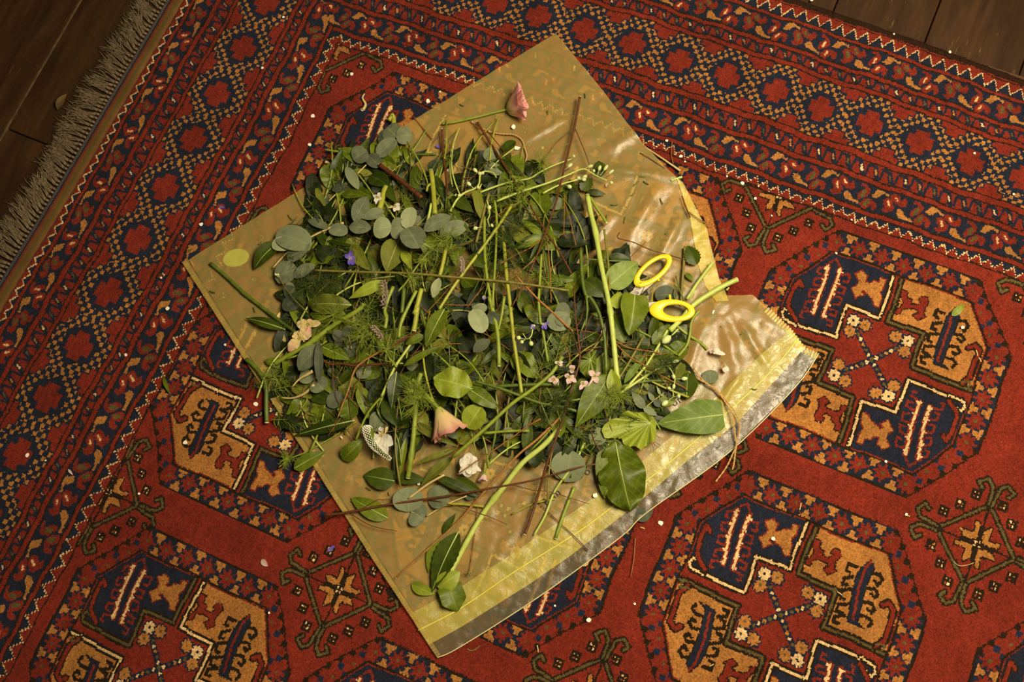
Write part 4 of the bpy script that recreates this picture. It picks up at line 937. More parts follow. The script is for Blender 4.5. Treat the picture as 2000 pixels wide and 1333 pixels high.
put_stem('stem', [(928,745),(970,757),(1012,772),(1055,788),(1100,796),(1148,811)], 6.5, 'dgreen', 'dark straight stem crossing below the spinach-like leaf', k=1.05, off=.010, twigs=[([(1056,787),(1070,820),(1080,838)], 4.5)], tw_name='fork')
put_stem('stem', [(970,755),(1030,752),(1090,751)], 7, 'dgreen', 'level green stem left of the pale pink florets', k=1.05, off=.009, cut=(0, 1))
put_stem('stem', [(1214,756),(1262,745),(1307,745)], 7, 'dgreen', 'level dark stem pointing right from the foot of the longest stem', k=.85, off=.008)
put_stem('stem', [(1202,750),(1230,706),(1257,657)], 4.6, 'olive', 'thin olive stalk standing right of the longest stem', k=.9, off=.014)
put_stem('stem', [(1219,764),(1240,740),(1262,714),(1286,676),(1305,643)], 5.2, 'pale', 'pale stalk running up to the closed bud', k=.85, off=.014)
put_stem('stem', [(1207,772),(1258,737),(1300,712)], 5.2, 'pale', 'pale stalk below the closed bud', k=.85, off=.012)
put_stem('stem', ML(('e', [(905,550),(925,880),(965,1040)]), ('k', [(790,0),(870,130),(915,280),(945,460),(958,760)])), 7, 'dgreen', 'bowed dark stem with a fork, left of the longest stem', k=1.08, off=.012, twigs=[([(1145,578),(1147,606),(1143,640)], 6)], tw_name='fork')
put_stem('stem', ML(('e', [(508,610),(490,900),(480,1100),(498,1300)]), ('k', [(310,330),(365,660)])), 5, 'green', 'thin upright stalk between two eucalyptus leaves', k=1.1, off=.012)
put_stem('stem', [(612,528),(680,531),(795,534),(900,543),(1000,552),(1112,568)], 4.6, 'olive', 'long level stalk lying across the whole heap', k=1.15, off=.018)
put_stem('stem', [(1000,400),(980,432),(950,474),(920,514),(891,553),(870,585),(858,604)], 6, 'yel', 'yellow-green stalk slanting down left of the middle', k=1.1, off=.014)
put_stem('stem', [(966,392),(970,430),(968,500),(964,560),(962,602)], 4.8, 'green', 'thin straight stalk left of the long yellow-green stem', k=1.12, off=.012)
put_stem('stem', [(946,424),(947,500),(954,562),(968,634)], 5.8, 'green', 'second thin upright stalk left of the long yellow-green stem', k=1.1, off=.010)
put_stem('stem', [(955,378),(945,415),(930,474)], 5, 'olive', 'short olive stalk below the sprig of pale buds', k=1.05, off=.012)
put_stem('stem', [(789,563),(787,590),(785,612)], 7.6, 'dgreen', 'short dark stem behind the lavender spike', k=1.05, off=.008)
put_stem('stem', [(768,560),(752,602),(755,622),(752,642)], 7, 'green', 'kinked bright green stem beside the lavender spike', k=1.05, off=.012, nodes=(.6,))
put_stem('stem', [(813,568),(797,600),(783,632),(779,660)], 6.8, 'green', 'green stem with ringed joint right of the lavender spike', k=1.08, off=.012, nodes=(.6,))
put_stem('stem', [(871,485),(865,515),(858,542)], 7.6, 'yel', 'stubby yellow-green stem under the wide eucalyptus leaf', k=1.05, off=.010)
put_stem('stem', [(1152,842),(1123,904),(1085,957),(1065,1007),(1043,1046)], 4.4, 'pale', 'thin bent bright stalk lying on the bag near the black print', k=.7, off=.006)
put_stem('stem', [(1122,952),(1103,1000),(1085,1052)], 7, 'green', 'short straight stem with cut end lying on the bag below the heap', k=.6, off=.004, cut=(0, 1))
put_stem('stem', [(1034,842),(990,843),(945,847)], 5.6, 'green', 'short level stalk right of the peach bell flower', k=.9, off=.010)
put_stem('stem', [(970,812),(967,850),(958,896)], 4.2, 'dgreen', 'thin stalk rising from the tiny pinkish bloom', k=.9, off=.010)
put_stem('stem', [(634,292),(660,296),(690,294)], 5.6, 'green', 'green stem poking out over the rug at the upper left, the upper of the pair', k=.6, off=.005, taper=(.5, 1))
put_stem('stem', [(659,303),(675,303),(690,304)], 5.4, 'green', 'green forked stem over the rug, lower of the pair at the upper left', k=.6, off=.004, twigs=[([(671,304),(671,318),(668,338)], 4.5)], tw_name='fork')
put_stem('stem', [(780,301),(815,302),(852,301)], 4.6, 'dgreen', 'level dark stalk on the bare bag right of the round eucalyptus leaves', k=.5, off=.003)
put_stem('stem', [(760,236),(767,226),(769,240),(767,264),(762,300),(758,330),(750,350)], 9.5, 'yel', 'knobby yellow-green stem rising behind the round eucalyptus leaves', k=.8, off=.004, nodes=(.15, .6))
ST('e', [(1005,30),(1060,120),(1120,210),(1170,290)], 32, 'green', 'short dark green cut stem beside the top of the longest stem', k=.8, off=.006, cut=(0, 1))
put_stem('stem', [(1317,633),(1343,654),(1365,668),(1382,683)], 6, 'green', 'stem pointing right to the white and lilac bloom', k=.7, off=.006)
put_stem('stem', [(842,398),(838,420),(832,440),(822,458)], 5, 'pale', 'pale curved stalk behind the heart-shaped eucalyptus pair', k=1.05, off=.012)
put_stem('stem', [(1180,449),(1184,480),(1188,515),(1191,568)], 4.4, 'olive', 'straight olive stalk just right of the longest stem', k=.95, off=.020)
put_stem('stem', [(1142,506),(1180,509),(1229,511)], 4, 'dgreen', 'level dark stalk lying on the pale underside of a leaf', k=.9, off=.016)
put_stem('stem', [(1338,482),(1335,520),(1332,560),(1330,592)], 5, 'olive', 'upright dark stalk with toothed leaf inside the right fold of the bag', k=.5, off=.008)
put_stem('stem', [(1320,540),(1330,575),(1345,600)], 3.4, 'dgreen', 'small looped stalk beside the lower scissors handle', k=.5, off=.010, twigs=[([(1320,560),(1316,575),(1322,592),(1330,600)], 3)])
put_stem('stem', [(1310,353),(1322,349),(1331,346)], 5, 'pale', 'green stub sticking out over the right edge of the bag', k=0, off=.003, cut=(0, 1))
put_stem('stem', [(760,760),(720,805),(695,860)], 4.6, 'green', 'leafy stalk pointing down towards the white flower spike', k=.9, off=.010)
put_stem('stem', [(818,650),(790,690),(770,720),(745,775)], 5, 'pale', 'pale stalk with a pair of toothed leaves left of the centre', k=1.05, off=.012)

# ---------------------------------------------------------------- traced twigs
TW = dict(name='twig', cat='twig')
put_stem('twig', ML(('d', [(272,305),(350,430),(430,560),(530,720),(620,860),(800,1130)]), ('e', [(420,160),(540,360),(700,600),(815,810)])), 5.2, 'brown', 'dark red-brown twig slanting from the upper middle into the heap', 'twig', k=1.15, off=.016, taper=(1, .6), cut=(1, 0), twigs=[(X('d', [(370,390),(450,490),(540,600),(650,750),(745,865)]), 2.4)])
put_stem('twig', ML(('d', [(1315,50),(1285,220),(1250,400),(1200,600),(1150,800),(1080,1090)]), ('e', [(660,60),(560,360),(440,670),(320,930),(210,1135)])), 5.0, 'brown', 'tall red-brown twig standing out at the upper right of the heap', 'twig', k=1.15, off=.018, taper=(1, .55), cut=(1, 0), twigs=[(X('d', [(1240,370),(1160,440),(1080,510),(1000,610),(950,680)]), 1.6), (X('d', [(1270,380),(1320,500),(1370,620),(1410,740),(1440,880),(1455,1040)]), 2.0)])
ST('b', [(735,740),(850,825),(950,900),(1060,990),(1165,1075)], 46, 'brown', 'short thick reddish twig at the top left of the heap', k=1.1, off=.018, cut=(1, 0), **TW)
ST('b', [(1368,380),(1385,620),(1410,850),(1432,1055)], 24, 'brown', 'upright brown twig at the top of the heap', k=1.0, off=.012, cut=(1, 0), tw=[([(1370,405),(1310,480),(1250,550)], 9), ([(1390,540),(1440,640),(1560,840)], 8)], **TW)
put_stem('twig', [(1121,560),(1124,620),(1131,672),(1132,705),(1121,745),(1098,823),(1070,901),(1050,970),(1034,1020),(1025,1044)], 5.4, 'brown', 'long bowed brown twig running down past the florets to the bag', 'twig', k=1.1, off=.018, taper=(.5, 1.1), cut=(0, 1), twigs=[([(1131,690),(1145,640),(1158,612)], 2.4), ([(1133,700),(1160,678),(1180,640)], 2.2), ([(1131,690),(1118,650),(1110,640)], 2)])
put_stem('twig', [(634,1006),(669,1003),(754,987),(822,977),(897,966),(959,954),(1040,939),(1116,917),(1179,904)], 5.2, 'brown', 'longest dark red twig lying level across the lower part of the heap', 'twig', k=1.0, off=.012, taper=(1, .6), twigs=[([(700,999),(735,978),(748,977),(768,975)], 2), ([(837,975),(897,991),(950,1008),(990,1025)], 2), ([(688,1006),(726,1028),(776,1038)], 2.2), ([(1000,947),(1040,958),(1075,962),(1150,985)], 2.2)])
put_stem('twig', [(1092,818),(1050,858),(1010,891),(952,954),(898,1016),(857,1054),(815,1092),(774,1129)], 5.4, 'lbrown', 'pale brown twig slanting down to the bare lower left of the bag', 'twig', k=.95, off=.010, taper=(1, .45), cut=(1, 1))
ST('i', [(1666,570),(1540,640),(1400,700),(1250,800),(1195,890),(1170,980),(1130,1100),(1080,1220),(1040,1333)], 22, 'lbrown', 'bent pale brown twig hooking down at the left of the heap', k=1.0, off=.014, taper=(1, .6), **TW)
ST('i', [(880,740),(960,790),(1080,785),(1200,805),(1400,795),(1580,780)], 26, 'brown', 'low reddish twig under the bent pale one at the left', k=.95, off=.008, **TW)
ST('f', [(155,545),(140,600),(290,640),(400,690),(520,735),(650,770),(800,815)], 12, 'brown', 'hair-thin dark twig reaching over the upper scissors handle', k=.8, off=.012, **TW)
put_stem('twig', [(1198,664),(1229,680),(1268,686),(1290,690)], 2.6, 'orange', 'thin orange twiglet right of the longest stem, upper', 'twig', k=.9, off=.018)
put_stem('twig', [(1202,671),(1229,697),(1262,716),(1288,732),(1318,748),(1340,760)], 2.8, 'orange', 'thin orange twiglet with pink bud tip reaching to the lower right', 'twig', k=.9, off=.016, twigs=[([(1288,732),(1300,748),(1308,760)], 2)])
ST('e', [(500,460),(400,540),(300,590),(200,640),(80,712)], 10, 'orange', 'fine orange twiglet left of the crossing twigs', k=1.15, off=.018, **TW)
ST('e', [(440,670),(340,740),(250,820),(180,870)], 10, 'orange', 'second fine orange twiglet below the crossing twigs', k=1.15, off=.018, **TW)
ST('e', [(565,480),(590,700),(600,900),(605,1100)], 11, 'orange', 'upright orange twiglet under the crossing twigs', k=1.15, off=.016, **TW)
ST('e', [(740,0),(740,200),(735,400)], 10, 'orange', 'orange twiglet with forked foot right of the tall red-brown twig', k=1.0, off=.014, tw=[([(735,400),(690,420)], 8), ([(735,400),(775,450)], 8)], **TW)
ST('e', [(745,90),(800,260),(830,400),(860,520)], 10, 'orange', 'slanting orange twiglet beside the top of the longest stem', k=1.0, off=.014, **TW)
put_stem('twig', [(1008,539),(1046,580),(1083,614),(1100,630),(1118,648)], 4.8, 'lbrown', 'pinkish-brown twig ending on the round eucalyptus leaf in the heap centre', 'twig', k=1.12, off=.014, taper=(.7, 1.1))
put_stem('twig', [(740,692),(780,668),(822,647)], 4.2, 'brown', 'short red twig crossing the green stems left of the centre', 'twig', k=1.1, off=.014)
put_stem('twig', [(833,1009),(868,988),(912,969)], 3.2, 'straw', 'straw-coloured stalk lying below the longest dark red twig', 'stalk', k=.6, off=.006)
put_stem('twig', [(797,975),(836,946),(868,928)], 4.6, 'straw', 'straw-coloured stalk on the round grey leaves', 'stalk', k=.7, off=.010, nodes=(.05,))
put_stem('twig', [(1056,818),(1032,832),(1010,848),(970,876),(930,902),(892,928)], 2.4, 'orange', 'thin orange twiglet crossing the white blossom', 'twig', k=1.0, off=.020, twigs=[([(1034,830),(1056,820)], 2), ([(1032,832),(1040,816)], 2)])
put_stem('straw', [(1258,286),(1294,310),(1329,334)], 5, 'straw', 'cream straw-like stalk on the rug beside the right edge of the bag', 'stalk', k=0, off=-.001, taper=(.4, 1))
put_stem('twig', [(1250,299),(1275,314),(1298,330)], 2.4, 'brown', 'short brown twig half on the rug at the right edge of the bag', 'twig', k=0, off=0)
put_stem('twig', [(1313,276),(1311,300),(1315,320)], 1.8, 'orange', 'hair-thin orange twiglet on the rug near the straw-like stalk', 'twig', k=0, off=-.003)
put_stem('twig', [(1332,383),(1338,402),(1348,425)], 2.6, 'brown', 'short dark twig in the right fold of the bag', 'twig', k=0, off=.008)
put_stem('twig', [(1345,414),(1372,433),(1390,441)], 2.2, 'lbrown', 'leafy pale twiglet over the orange motif at the right edge of the bag', 'twig', k=0, off=.006, twigs=[([(1372,433),(1382,434)], 2)])
put_stem('twig', [(1241,1052),(1238,1092),(1232,1127)], 1.8, 'lbrown', 'fine pinkish stalk on the rug below the clear strip', 'stalk', k=0, off=-.002)
put_stem('twig', [(934,983),(925,1062),(917,1118)], 1.6, 'orange', 'hair-thin stalk with leafy tuft on the bare lower bag', 'stalk', k=.2, off=.004)
put_stem('twig', [(1052,982),(1090,1019),(1130,1056),(1148,1076)], 1.8, 'brown', 'thin red twiglet crossing the hem of the bag', 'twig', k=.2, off=.005)
put_stem('twig', [(808,228),(826,250),(845,272)], 2.2, 'orange', 'needle-leaved twiglet alone on the upper bag, left of the flower stalk', 'twig', k=0, off=.003)
put_stem('twig', [(856,990),(890,985),(945,990)], 5, 'yel', 'yellow woody stalk below the longest dark red twig', 'stalk', k=.5, off=.006)
put_stem('twig', [(1000,1005),(1040,985),(1085,975)], 3.4, 'yel', 'yellow stalk right of the thick pale stem on the lower bag', 'stalk', k=.3, off=.005)

# ---------------------------------------------------------------- eucalyptus sprigs
def lf(c, base, tip, w, m, sh, **kw): b, t = X(c, [base, tip]); return (b, t, w / CROP[c][2], m, sh, kw)
def SP(label, c, stem, w, leaves, k=1.0, off=.012, mat='straw', cat='foliage', name='eucalyptus_sprig'):
    return sprig(name, label, cat, X(c, stem), w / CROP[c][2], mat, leaves, k, off)
SP('pale-stalked eucalyptus sprig with large round leaf at the far left of the heap', 'a', [(1380,355),(1250,405),(1080,490),(920,600),(805,722)], 20,
   [lf('a', (1115,540), (835,440), 215, 'euc', 'round', roll=.1), lf('a', (955,545), (795,525), 130, 'eucl', 'round', o=.006), lf('a', (1100,520), (925,660), 160, 'euc', 'round', o=.004),
    lf('a', (1255,405), (1090,330), 80, 'euc', 'oval'), lf('a', (1265,400), (1410,440), 120, 'euc', 'round')], .9)
SP('two dark overlapping eucalyptus leaves below the far left sprig', 'a', [(1100,740),(1000,760),(950,760)], 10,
   [lf('a', (1000,730), (820,800), 190, 'euc', 'round'), lf('a', (970,800), (1150,700), 110, 'euc', 'oval', o=.005)], .8, .008)
SP('small stack of dark eucalyptus leaves above the peach wilted petals', 'a', [(1010,880),(950,930)], 10,
   [lf('a', (1030,1010), (880,1020), 150, 'eucd', 'round'), lf('a', (990,900), (900,950), 130, 'eucd', 'round', o=.006), lf('a', (980,870), (910,900), 90, 'euc', 'round', o=.009)], .7, .006)
SP('tall eucalyptus sprig with a bare white stalk at the upper left edge of the bag', 'b', [(800,520),(700,640),(620,720),(510,830),(420,920),(300,1030),(220,1110)], 18,
   [lf('b', (910,455), (810,360), 210, 'euc', 'round', roll=-.15), lf('b', (905,450), (1065,440), 185, 'euc', 'round', o=.004), lf('b', (890,470), (720,480), 200, 'eucd', 'round', o=-.002), lf('b', (900,480), (720,660), 190, 'euc', 'round', o=.005),
    lf('b', (610,600), (470,690), 235, 'euc', 'round', roll=.2), lf('b', (620,640), (740,760), 150, 'eucd', 'round', o=.003), lf('b', (395,760), (520,990), 110, 'euc', 'oval', o=.006), lf('b', (250,1000), (420,960), 110, 'eucd', 'oval')], .8, .012)
SP('row of two narrow and one pointed eucalyptus leaf left of the heart-shaped pair', 'c', [(60,330),(150,270)], 10,
   [lf('c', (60,275), (190,25), 165, 'euc', 'oval', roll=.2, o=.008), lf('c', (10,330), (235,345), 150, 'euc', 'oval'), lf('c', (365,175), (140,245), 130, 'euc', 'ovate', o=.006)], 1.1, .014)
SP('heart-shaped pair of pale round eucalyptus leaves at the top of the heap', 'c', [(425,335),(500,345),(600,352)], 14,
   [lf('c', (440,335), (255,360), 235, 'eucl', 'round', o=.010, roll=.1), lf('c', (430,345), (580,350), 215, 'euc', 'round', o=.006), lf('c', (600,350), (640,130), 160, 'eucl', 'round', o=.010), lf('c', (600,340), (720,545), 250, 'euc', 'round', o=.014)], 1.12, .016)
SP('pair of wide olive-grey eucalyptus leaves right of the heart-shaped pair', 'c', [(760,350),(920,360),(990,360)], 12,
   [lf('c', (770,370), (1045,220), 175, 'euc', 'oval', o=.010), lf('c', (930,390), (1225,310), 165, 'euc', 'oval', o=.006)], 1.1, .014)
SP('sprig of rounded grey leaves with two curling pale stalks at the left', 'i', [(780,860),(800,940),(800,1000)], 18,
   [lf('i', (860,600), (640,850), 215, 'euc', 'oval', o=.010, roll=.15), lf('i', (845,560), (850,970), 90, 'eucd', 'oval', o=.016), lf('i', (790,950), (655,900), 150, 'euc', 'round', o=.002), lf('i', (800,960), (900,1050), 200, 'euc', 'round', o=.004)], .9, .010)
put_stem('stalk', X('i', [(575,1022),(650,940),(720,900),(785,860)]), 5, 'straw', 'curling pale stalk above the other on the rounded grey leaves', 'stalk', k=.9, off=.022, taper=(.5, 1.4))
put_stem('stalk', X('i', [(465,1130),(580,1135),(700,1090),(800,1000)]), 4.6, 'straw', 'curling pale stalk, lower of the two at the left of the heap', 'stalk', k=.9, off=.018, taper=(.5, 1.4))
SP('dark blue-grey eucalyptus leaves left of the feathery head', 'i', [(1120,400),(1160,540),(1180,640)], 10,
   [lf('i', (1200,440), (1080,480), 120, 'eucd', 'round'), lf('i', (1170,540), (1165,720), 130, 'eucd', 'round', o=-.003), lf('i', (1090,460), (1010,550), 130, 'eucd', 'round')], .9, .008)
def LF(label, c, base, tip, w, mat, shape='ovate', name='leaf', **kw):
    b, t = X(c, [base, tip]); o = put_leaf(name, b, t, w / CROP[c][2], mat, shape, **kw); tag(o, label, 'leaf'); return o
LF('small upright oval grey leaf below the long level stalk', 'c', (925,850), (870,1050), 100, 'eucl', 'oval', 'eucalyptus_leaf', k=1.12, off=.016)
SP('mottled round eucalyptus leaf with a dark twin right of the centre stems', 'j', [(910,150),(960,190)], 10, [lf('j', (960,130), (1060,365), 190, 'eucl', 'round', o=.012), lf('j', (950,150), (1100,100), 110, 'euc', 'round', o=.008), lf('j', (1110,170), (1215,260), 120, 'eucd', 'round'), lf('j', (960,560), (1130,440), 130, 'eucd', 'oval')], 1.08, .012)
SP('two round eucalyptus leaves crossed by a pinkish twig', 'k', [(430,190),(480,200)], 10, [lf('k', (430,170), (590,190), 240, 'euc', 'round', o=.006, roll=.15), lf('k', (600,250), (355,250), 200, 'euc', 'round')], 1.08, .008)
SP('pair of large round grey leaves on bare bag below the white spike', 'n', [(200,1240),(250,1260),(150,1220)], 8,
   [lf('n', (200,1250), (190,1005), 310, 'euc', 'round', roll=.05), lf('n', (230,1250), (360,1333), 250, 'euc', 'round', o=-.001)], .5, .004)
LF('large round grey leaf crossed by the longest dark red twig', 'n', (610,1060), (400,1150), 240, 'euc', 'round', 'eucalyptus_leaf', k=.6, off=.004)
LF('small dark grey round leaf right of the large round ones', 'n', (800,1030), (860,1120), 130, 'eucd', 'round', 'eucalyptus_leaf', k=.6, off=.004)
LF('big round grey leaf under thin stalks by the black print', 'o', (300,560), (260,800), 270, 'euc', 'round', 'eucalyptus_leaf', k=.7, off=.004, roll=.05)
LF('half hidden grey leaf left of the broad crinkled leaf', 'o', (560,400), (450,500), 150, 'euc', 'oval', 'eucalyptus_leaf', k=.8, off=.010)
SP('two round grey leaves behind the dark red-brown twig at the top', 'd', [(360,600),(380,760)], 9, [lf('d', (500,640), (330,640), 150, 'euc', 'round'), lf('d', (520,830), (350,750), 150, 'euc', 'round')], .9, .006)
LF('dark round eucalyptus leaf behind the lower scissors handle', 'g', (940,500), (725,510), 200, 'eucd', 'round', 'eucalyptus_leaf', k=.6, off=.004)
LF('small notched round eucalyptus leaf beside the twine', 'l', (595,600), (580,478), 150, 'euc', 'round', 'eucalyptus_leaf', k=.3, off=.006)
SP('little sprig of narrow grey leaves above the lobed leaf', 'o', [(860,235),(940,170),(1020,110)], 7, [lf('o', (865,230), (770,100), 75, 'euc', 'ovate'), lf('o', (860,225), (965,285), 60, 'euc', 'ovate'), lf('o', (940,170), (895,105), 40, 'euc', 'ovate'), lf('o', (940,170), (1010,220), 60, 'eucd', 'ovate'), lf('o', (990,125), (965,60), 26, 'eucl', 'lance'), lf('o', (990,125), (1020,130), 22, 'eucl', 'lance')], .7, .014)
LF('pale green leaf lying under the film near the left corner of the bag', 'a', (610,620), (400,665), 150, 'film', 'round', 'leaf', k=0, off=-.0062, roll=0, curl=.02, fold=0)
LF('dark grey leaf poking out under the clear strip at the bottom edge', 'o', (805,1090), (935,1010), 110, 'eucd', 'ovate', 'leaf', k=0, off=-.003, roll=0, curl=.05)

# ---------------------------------------------------------------- broad green leaves
LF('dark green pointed leaf beside the far left eucalyptus sprig', 'a', (850,520), (650,735), 150, 'dark', 'ovate', k=.7, off=.008, curl=.2, fold=.3, rib='pale')
LF('dark narrow leaf on the long stem near the left corner', 'a', (905,1225), (578,1132), 95, 'dark', 'lance', k=.6, off=.004, curl=.15, fold=.3, rib='pale')
LF('broad dull olive leaf below the heart-shaped eucalyptus pair', 'c', (520,450), (390,790), 260, 'olive', 'ovate', k=1.05, off=.008, rib='pale')
LF('pale green leaf pointing left beside the lavender spike', 'c', (370,880), (5,1062), 130, 'lite', 'lance', k=1.1, off=.014, roll=-.3, fold=.15)
LF('large rounded spinach-like leaf in the middle of the heap', 'j', (955,940), (555,830), 320, 'lite', 'oval', k=1.1, off=.014, roll=.1, wave=.11, curl=.12, rib='pale')
LF('smaller leaf tucked against the spinach-like leaf', 'j', (905,935), (1225,1140), 160, 'mid', 'ovate', k=1.1, off=.014, wave=.05, rib='pale')
LF('shiny round light green leaf next to the peach bell flower', 'n', (935,180), (800,400), 250, 'lite', 'round', k=1.05, off=.014, roll=.1, curl=.1, rib='pale')
LF('mid-green leaf with pale midrib left of the spinach-like leaf', 'j', (665,130), (480,510), 180, 'mid', 'ovate', k=1.1, off=.014, rib='pale')
LF('largest crinkled leaf, lying over the hem of the bag', 'o', (640,480), (760,1030), 360, 'mid', 'oval', k=.75, off=.016, roll=.15, wave=.14, curl=.16, fold=-.15, rib='pale', n=18, m=9)
LF('darker leaf behind the largest crinkled leaf', 'o', (600,490), (560,930), 190, 'mid', 'ovate', k=.7, off=.008, rib=None)
LF('broad glaucous leaf pointing at the twine', 'o', (1478,280), (970,350), 270, 'glau', 'heart', k=.6, off=.014, roll=-.1, wave=.05, curl=.14, rib='pale', n=16, m=9)
LF('small curled glaucous lobe above the broad glaucous leaf', 'o', (1370,200), (1240,175), 60, 'glau', 'oval', k=.5, off=.014)
LF('long drooping leaf above the lobed leaf', 'k', (1000,790), (640,1333), 310, 'mid', 'lance', k=1.0, off=.014, curl=.12, wave=.03, rib='pale', n=16)
LF('upright folded leaf at the foot of the longest stem', 'k', (1060,1000), (1010,735), 150, 'lite', 'ovate', k=1.05, off=.020, fold=.35)
LF('shaded pointed leaf right of the long drooping leaf', 'k', (1060,900), (960,1220), 150, 'mid', 'ovate', k=.95, off=.008, fold=.2)
LF('folded pointed leaf left of the lower scissors handle', 'g', (520,500), (460,915), 290, 'mid', 'heart', k=.85, off=.024, fold=.35, curl=.12, wave=.05, rib='pale', n=14, m=9)
LF('upturned leaf tip above the folded pointed leaf', 'g', (330,640), (370,470), 150, 'lite', 'ovate', k=.85, off=.022)
LF('wide leaf showing its pale underside left of the upper scissors handle', 'g', (240,420), (548,165), 260, 'glau', 'ovate', k=.9, off=.016, roll=.15, rib='pale', wave=.05, n=14, m=9)
LF('curled leaf edge above the pale-backed leaf', 'g', (260,110), (480,140), 90, 'dark', 'ovate', k=.9, off=.012)
LF('dark pointed leaf left of the longest stem behind the scissors', 'g', (10,350), (230,520), 190, 'dark', 'ovate', k=.95, off=.012)
LF('dark leaf tip in front of the scissors blade', 'g', (290,540), (410,655), 110, 'dark', 'ovate', k=.9, off=.016)
for i, (tp, w) in enumerate([((290,250), 80), ((330,440), 70), ((300,470), 60), ((470,610), 70), ((380,690), 60), ((240,560), 80)]):
    LF(('topmost', 'second', 'third', 'fourth', 'fifth', 'lowest')[i] + ' narrow leaf of the fan under the crossing twigs', 'e', (535,450), tp, w + 18, ('mid', 'dark', 'mid')[i % 3], 'lance', k=1.0, off=.006 + .001 * i, fold=.25)
LF('dark toothed leaf at the foot of the thick pale stem', 'p', (895,420), (712,835), 190, 'dark', 'lance', k=.4, off=.008, ser=.04, fold=.15, n=22, rib='pale')
LF('lighter leaf behind the dark toothed leaf', 'p', (770,480), (690,700), 110, 'mid', 'ovate', k=.3, off=.003)
LF('curled light green leaf, lowest of all on the bag', 'p', (820,760), (890,965), 170, 'mid', 'strap', k=.2, off=.004, curl=.2, wave=.06, roll=-.2)
LF('folded light green leaf above the lowest curled leaf', 'p', (755,800), (905,690), 140, 'lite', 'ovate', k=.2, off=.008, curl=.2, roll=.3)
LF('small green pod-like leaf left of the lowest leaves', 'p', (575,775), (735,845), 85, 'lite', 'ovate', k=.2, off=.003, curl=.2)
LF('dark leaf tip rising beside the slanting pale brown twig', 'p', (790,430), (880,290), 60, 'dark', 'lance', k=.4, off=.004)
LF('green leaf under the left end of the longest dark red twig', 'p', (412,325), (160,185), 130, 'mid', 'ovate', k=0, off=.003, rib='pale')
LF('green leaf with pale midrib overhanging the lower left edge of the bag', 'm', (490,812), (805,640), 150, 'mid', 'ovate', k=.3, off=.005, rib='pale')
LF('long dark leaf above the overhanging leaf', 'm', (1110,320), (485,480), 150, 'dark', 'lance', k=.6, off=.005, rib='pale')
LF('bright oval leaf left of the white flower spike', 'm', (985,720), (1200,510), 170, 'mid', 'ovate', k=.5, off=.006, curl=.25, fold=.3)
LF('broad dark leaf below the white flower spike', 'm', (1520,940), (1200,880), 230, 'dark', 'ovate', k=.5, off=.005, rib='pale')
LF('crinkled round leaf at the lower left of the heap', 'm', (1030,110), (1060,310), 210, 'mid', 'round', k=.7, off=.008, wave=.1)
LF('second crinkled leaf left of the round one', 'm', (760,130), (720,330), 160, 'mid', 'ovate', k=.7, off=.006, wave=.1)
LF('curled dark leaf between the two crinkled leaves', 'm', (900,150), (830,330), 130, 'dark', 'oval', k=.6, off=.003)
LF('lance leaf hanging down at the lower left edge of the heap', 'i', (560,1080), (690,1333), 70, 'mid', 'lance', k=.6, off=.004)
LF('thin upper olive leaf blade right of the hanging stem', 'n', (215,325), (720,595), 110, 'olive', 'lance', k=.6, off=.008, fold=.3)
LF('middle of three olive blades above the white blossom', 'n', (700,600), (225,785), 65, 'olive', 'lance', k=.5, off=.006, fold=.3, bend=.02)
LF('lowest olive blade left of the white blossom', 'n', (650,690), (315,995), 120, 'olive', 'lance', k=.5, off=.006, fold=.25)
LF('narrow dark leaf left of the hanging stem', 'n', (110,480), (60,950), 80, 'dark', 'lance', k=.6, off=.006, fold=.3)
LF('second narrow dark leaf just left of the hanging stem', 'n', (170,500), (110,900), 70, 'mid', 'lance', k=.6, off=.005, fold=.3)
LF('dark leaf at the foot of the hanging stem', 'n', (60,900), (390,930), 150, 'dark', 'lance', k=.5, off=.003)
LF('dark lance leaf right of the lowest olive blade', 'n', (450,880), (930,1120), 110, 'dark', 'lance', k=.6, off=.006, fold=.2)
LF('second dark lance leaf beside the thick pale stem', 'n', (680,910), (960,1060), 130, 'dark', 'lance', k=.6, off=.004, fold=.2)
LF('dark toothed leaf, left of a pair left of the centre', 'j', (180,760), (125,1150), 160, 'dark', 'lance', k=1.0, off=.012, ser=.035, n=20, rib='pale')
LF('dark toothed leaf, lower of the pair left of the centre', 'j', (40,1060), (190,1330), 150, 'dark', 'lance', k=.95, off=.010, ser=.035, n=20)
LF('narrow leaf pointing right off the pale stalk', 'j', (250,705), (650,490), 80, 'mid', 'lance', k=1.08, off=.012, fold=.2)
LF('small leaf above the narrow leaf on the pale stalk', 'j', (455,395), (270,485), 90, 'mid', 'ovate', k=1.08, off=.012)
LF('dark leaf lying behind the dark red-brown twig', 'd', (440,700), (755,860), 150, 'dark', 'lance', k=.95, off=.008)
LF('dark leaf over the two round grey leaves at the top', 'd', (660,500), (500,620), 110, 'dark', 'ovate', k=.9, off=.010)
LF('toothed green leaf right of the rounded grey sprig', 'i', (880,615), (1160,745), 150, 'mid', 'ovate', k=.9, off=.010, ser=.05, n=20, rib='pale')
LF('small toothed dark leaf below the low reddish twig', 'i', (1000,830), (980,930), 110, 'dark', 'ovate', k=.8, off=.006, ser=.05, n=16)
LF('narrow leaf standing below the bright cut stem at the left', 'i', (530,660), (500,930), 80, 'mid', 'lance', k=.7, off=.006)
LF('wide dark leaf under the lower curling pale stalk', 'i', (730,1080), (1050,1190), 160, 'dark', 'lance', k=.7, off=.005)
LF('curled broad leaf above the bright cut stem at the left', 'i', (1180,190), (735,180), 200, 'olive', 'oval', k=.95, off=.010, wave=.09, curl=.2, rib='pale')
LF('second curled broad leaf under the first at the left', 'i', (1120,290), (760,280), 200, 'mid', 'oval', k=.85, off=.006, wave=.09)
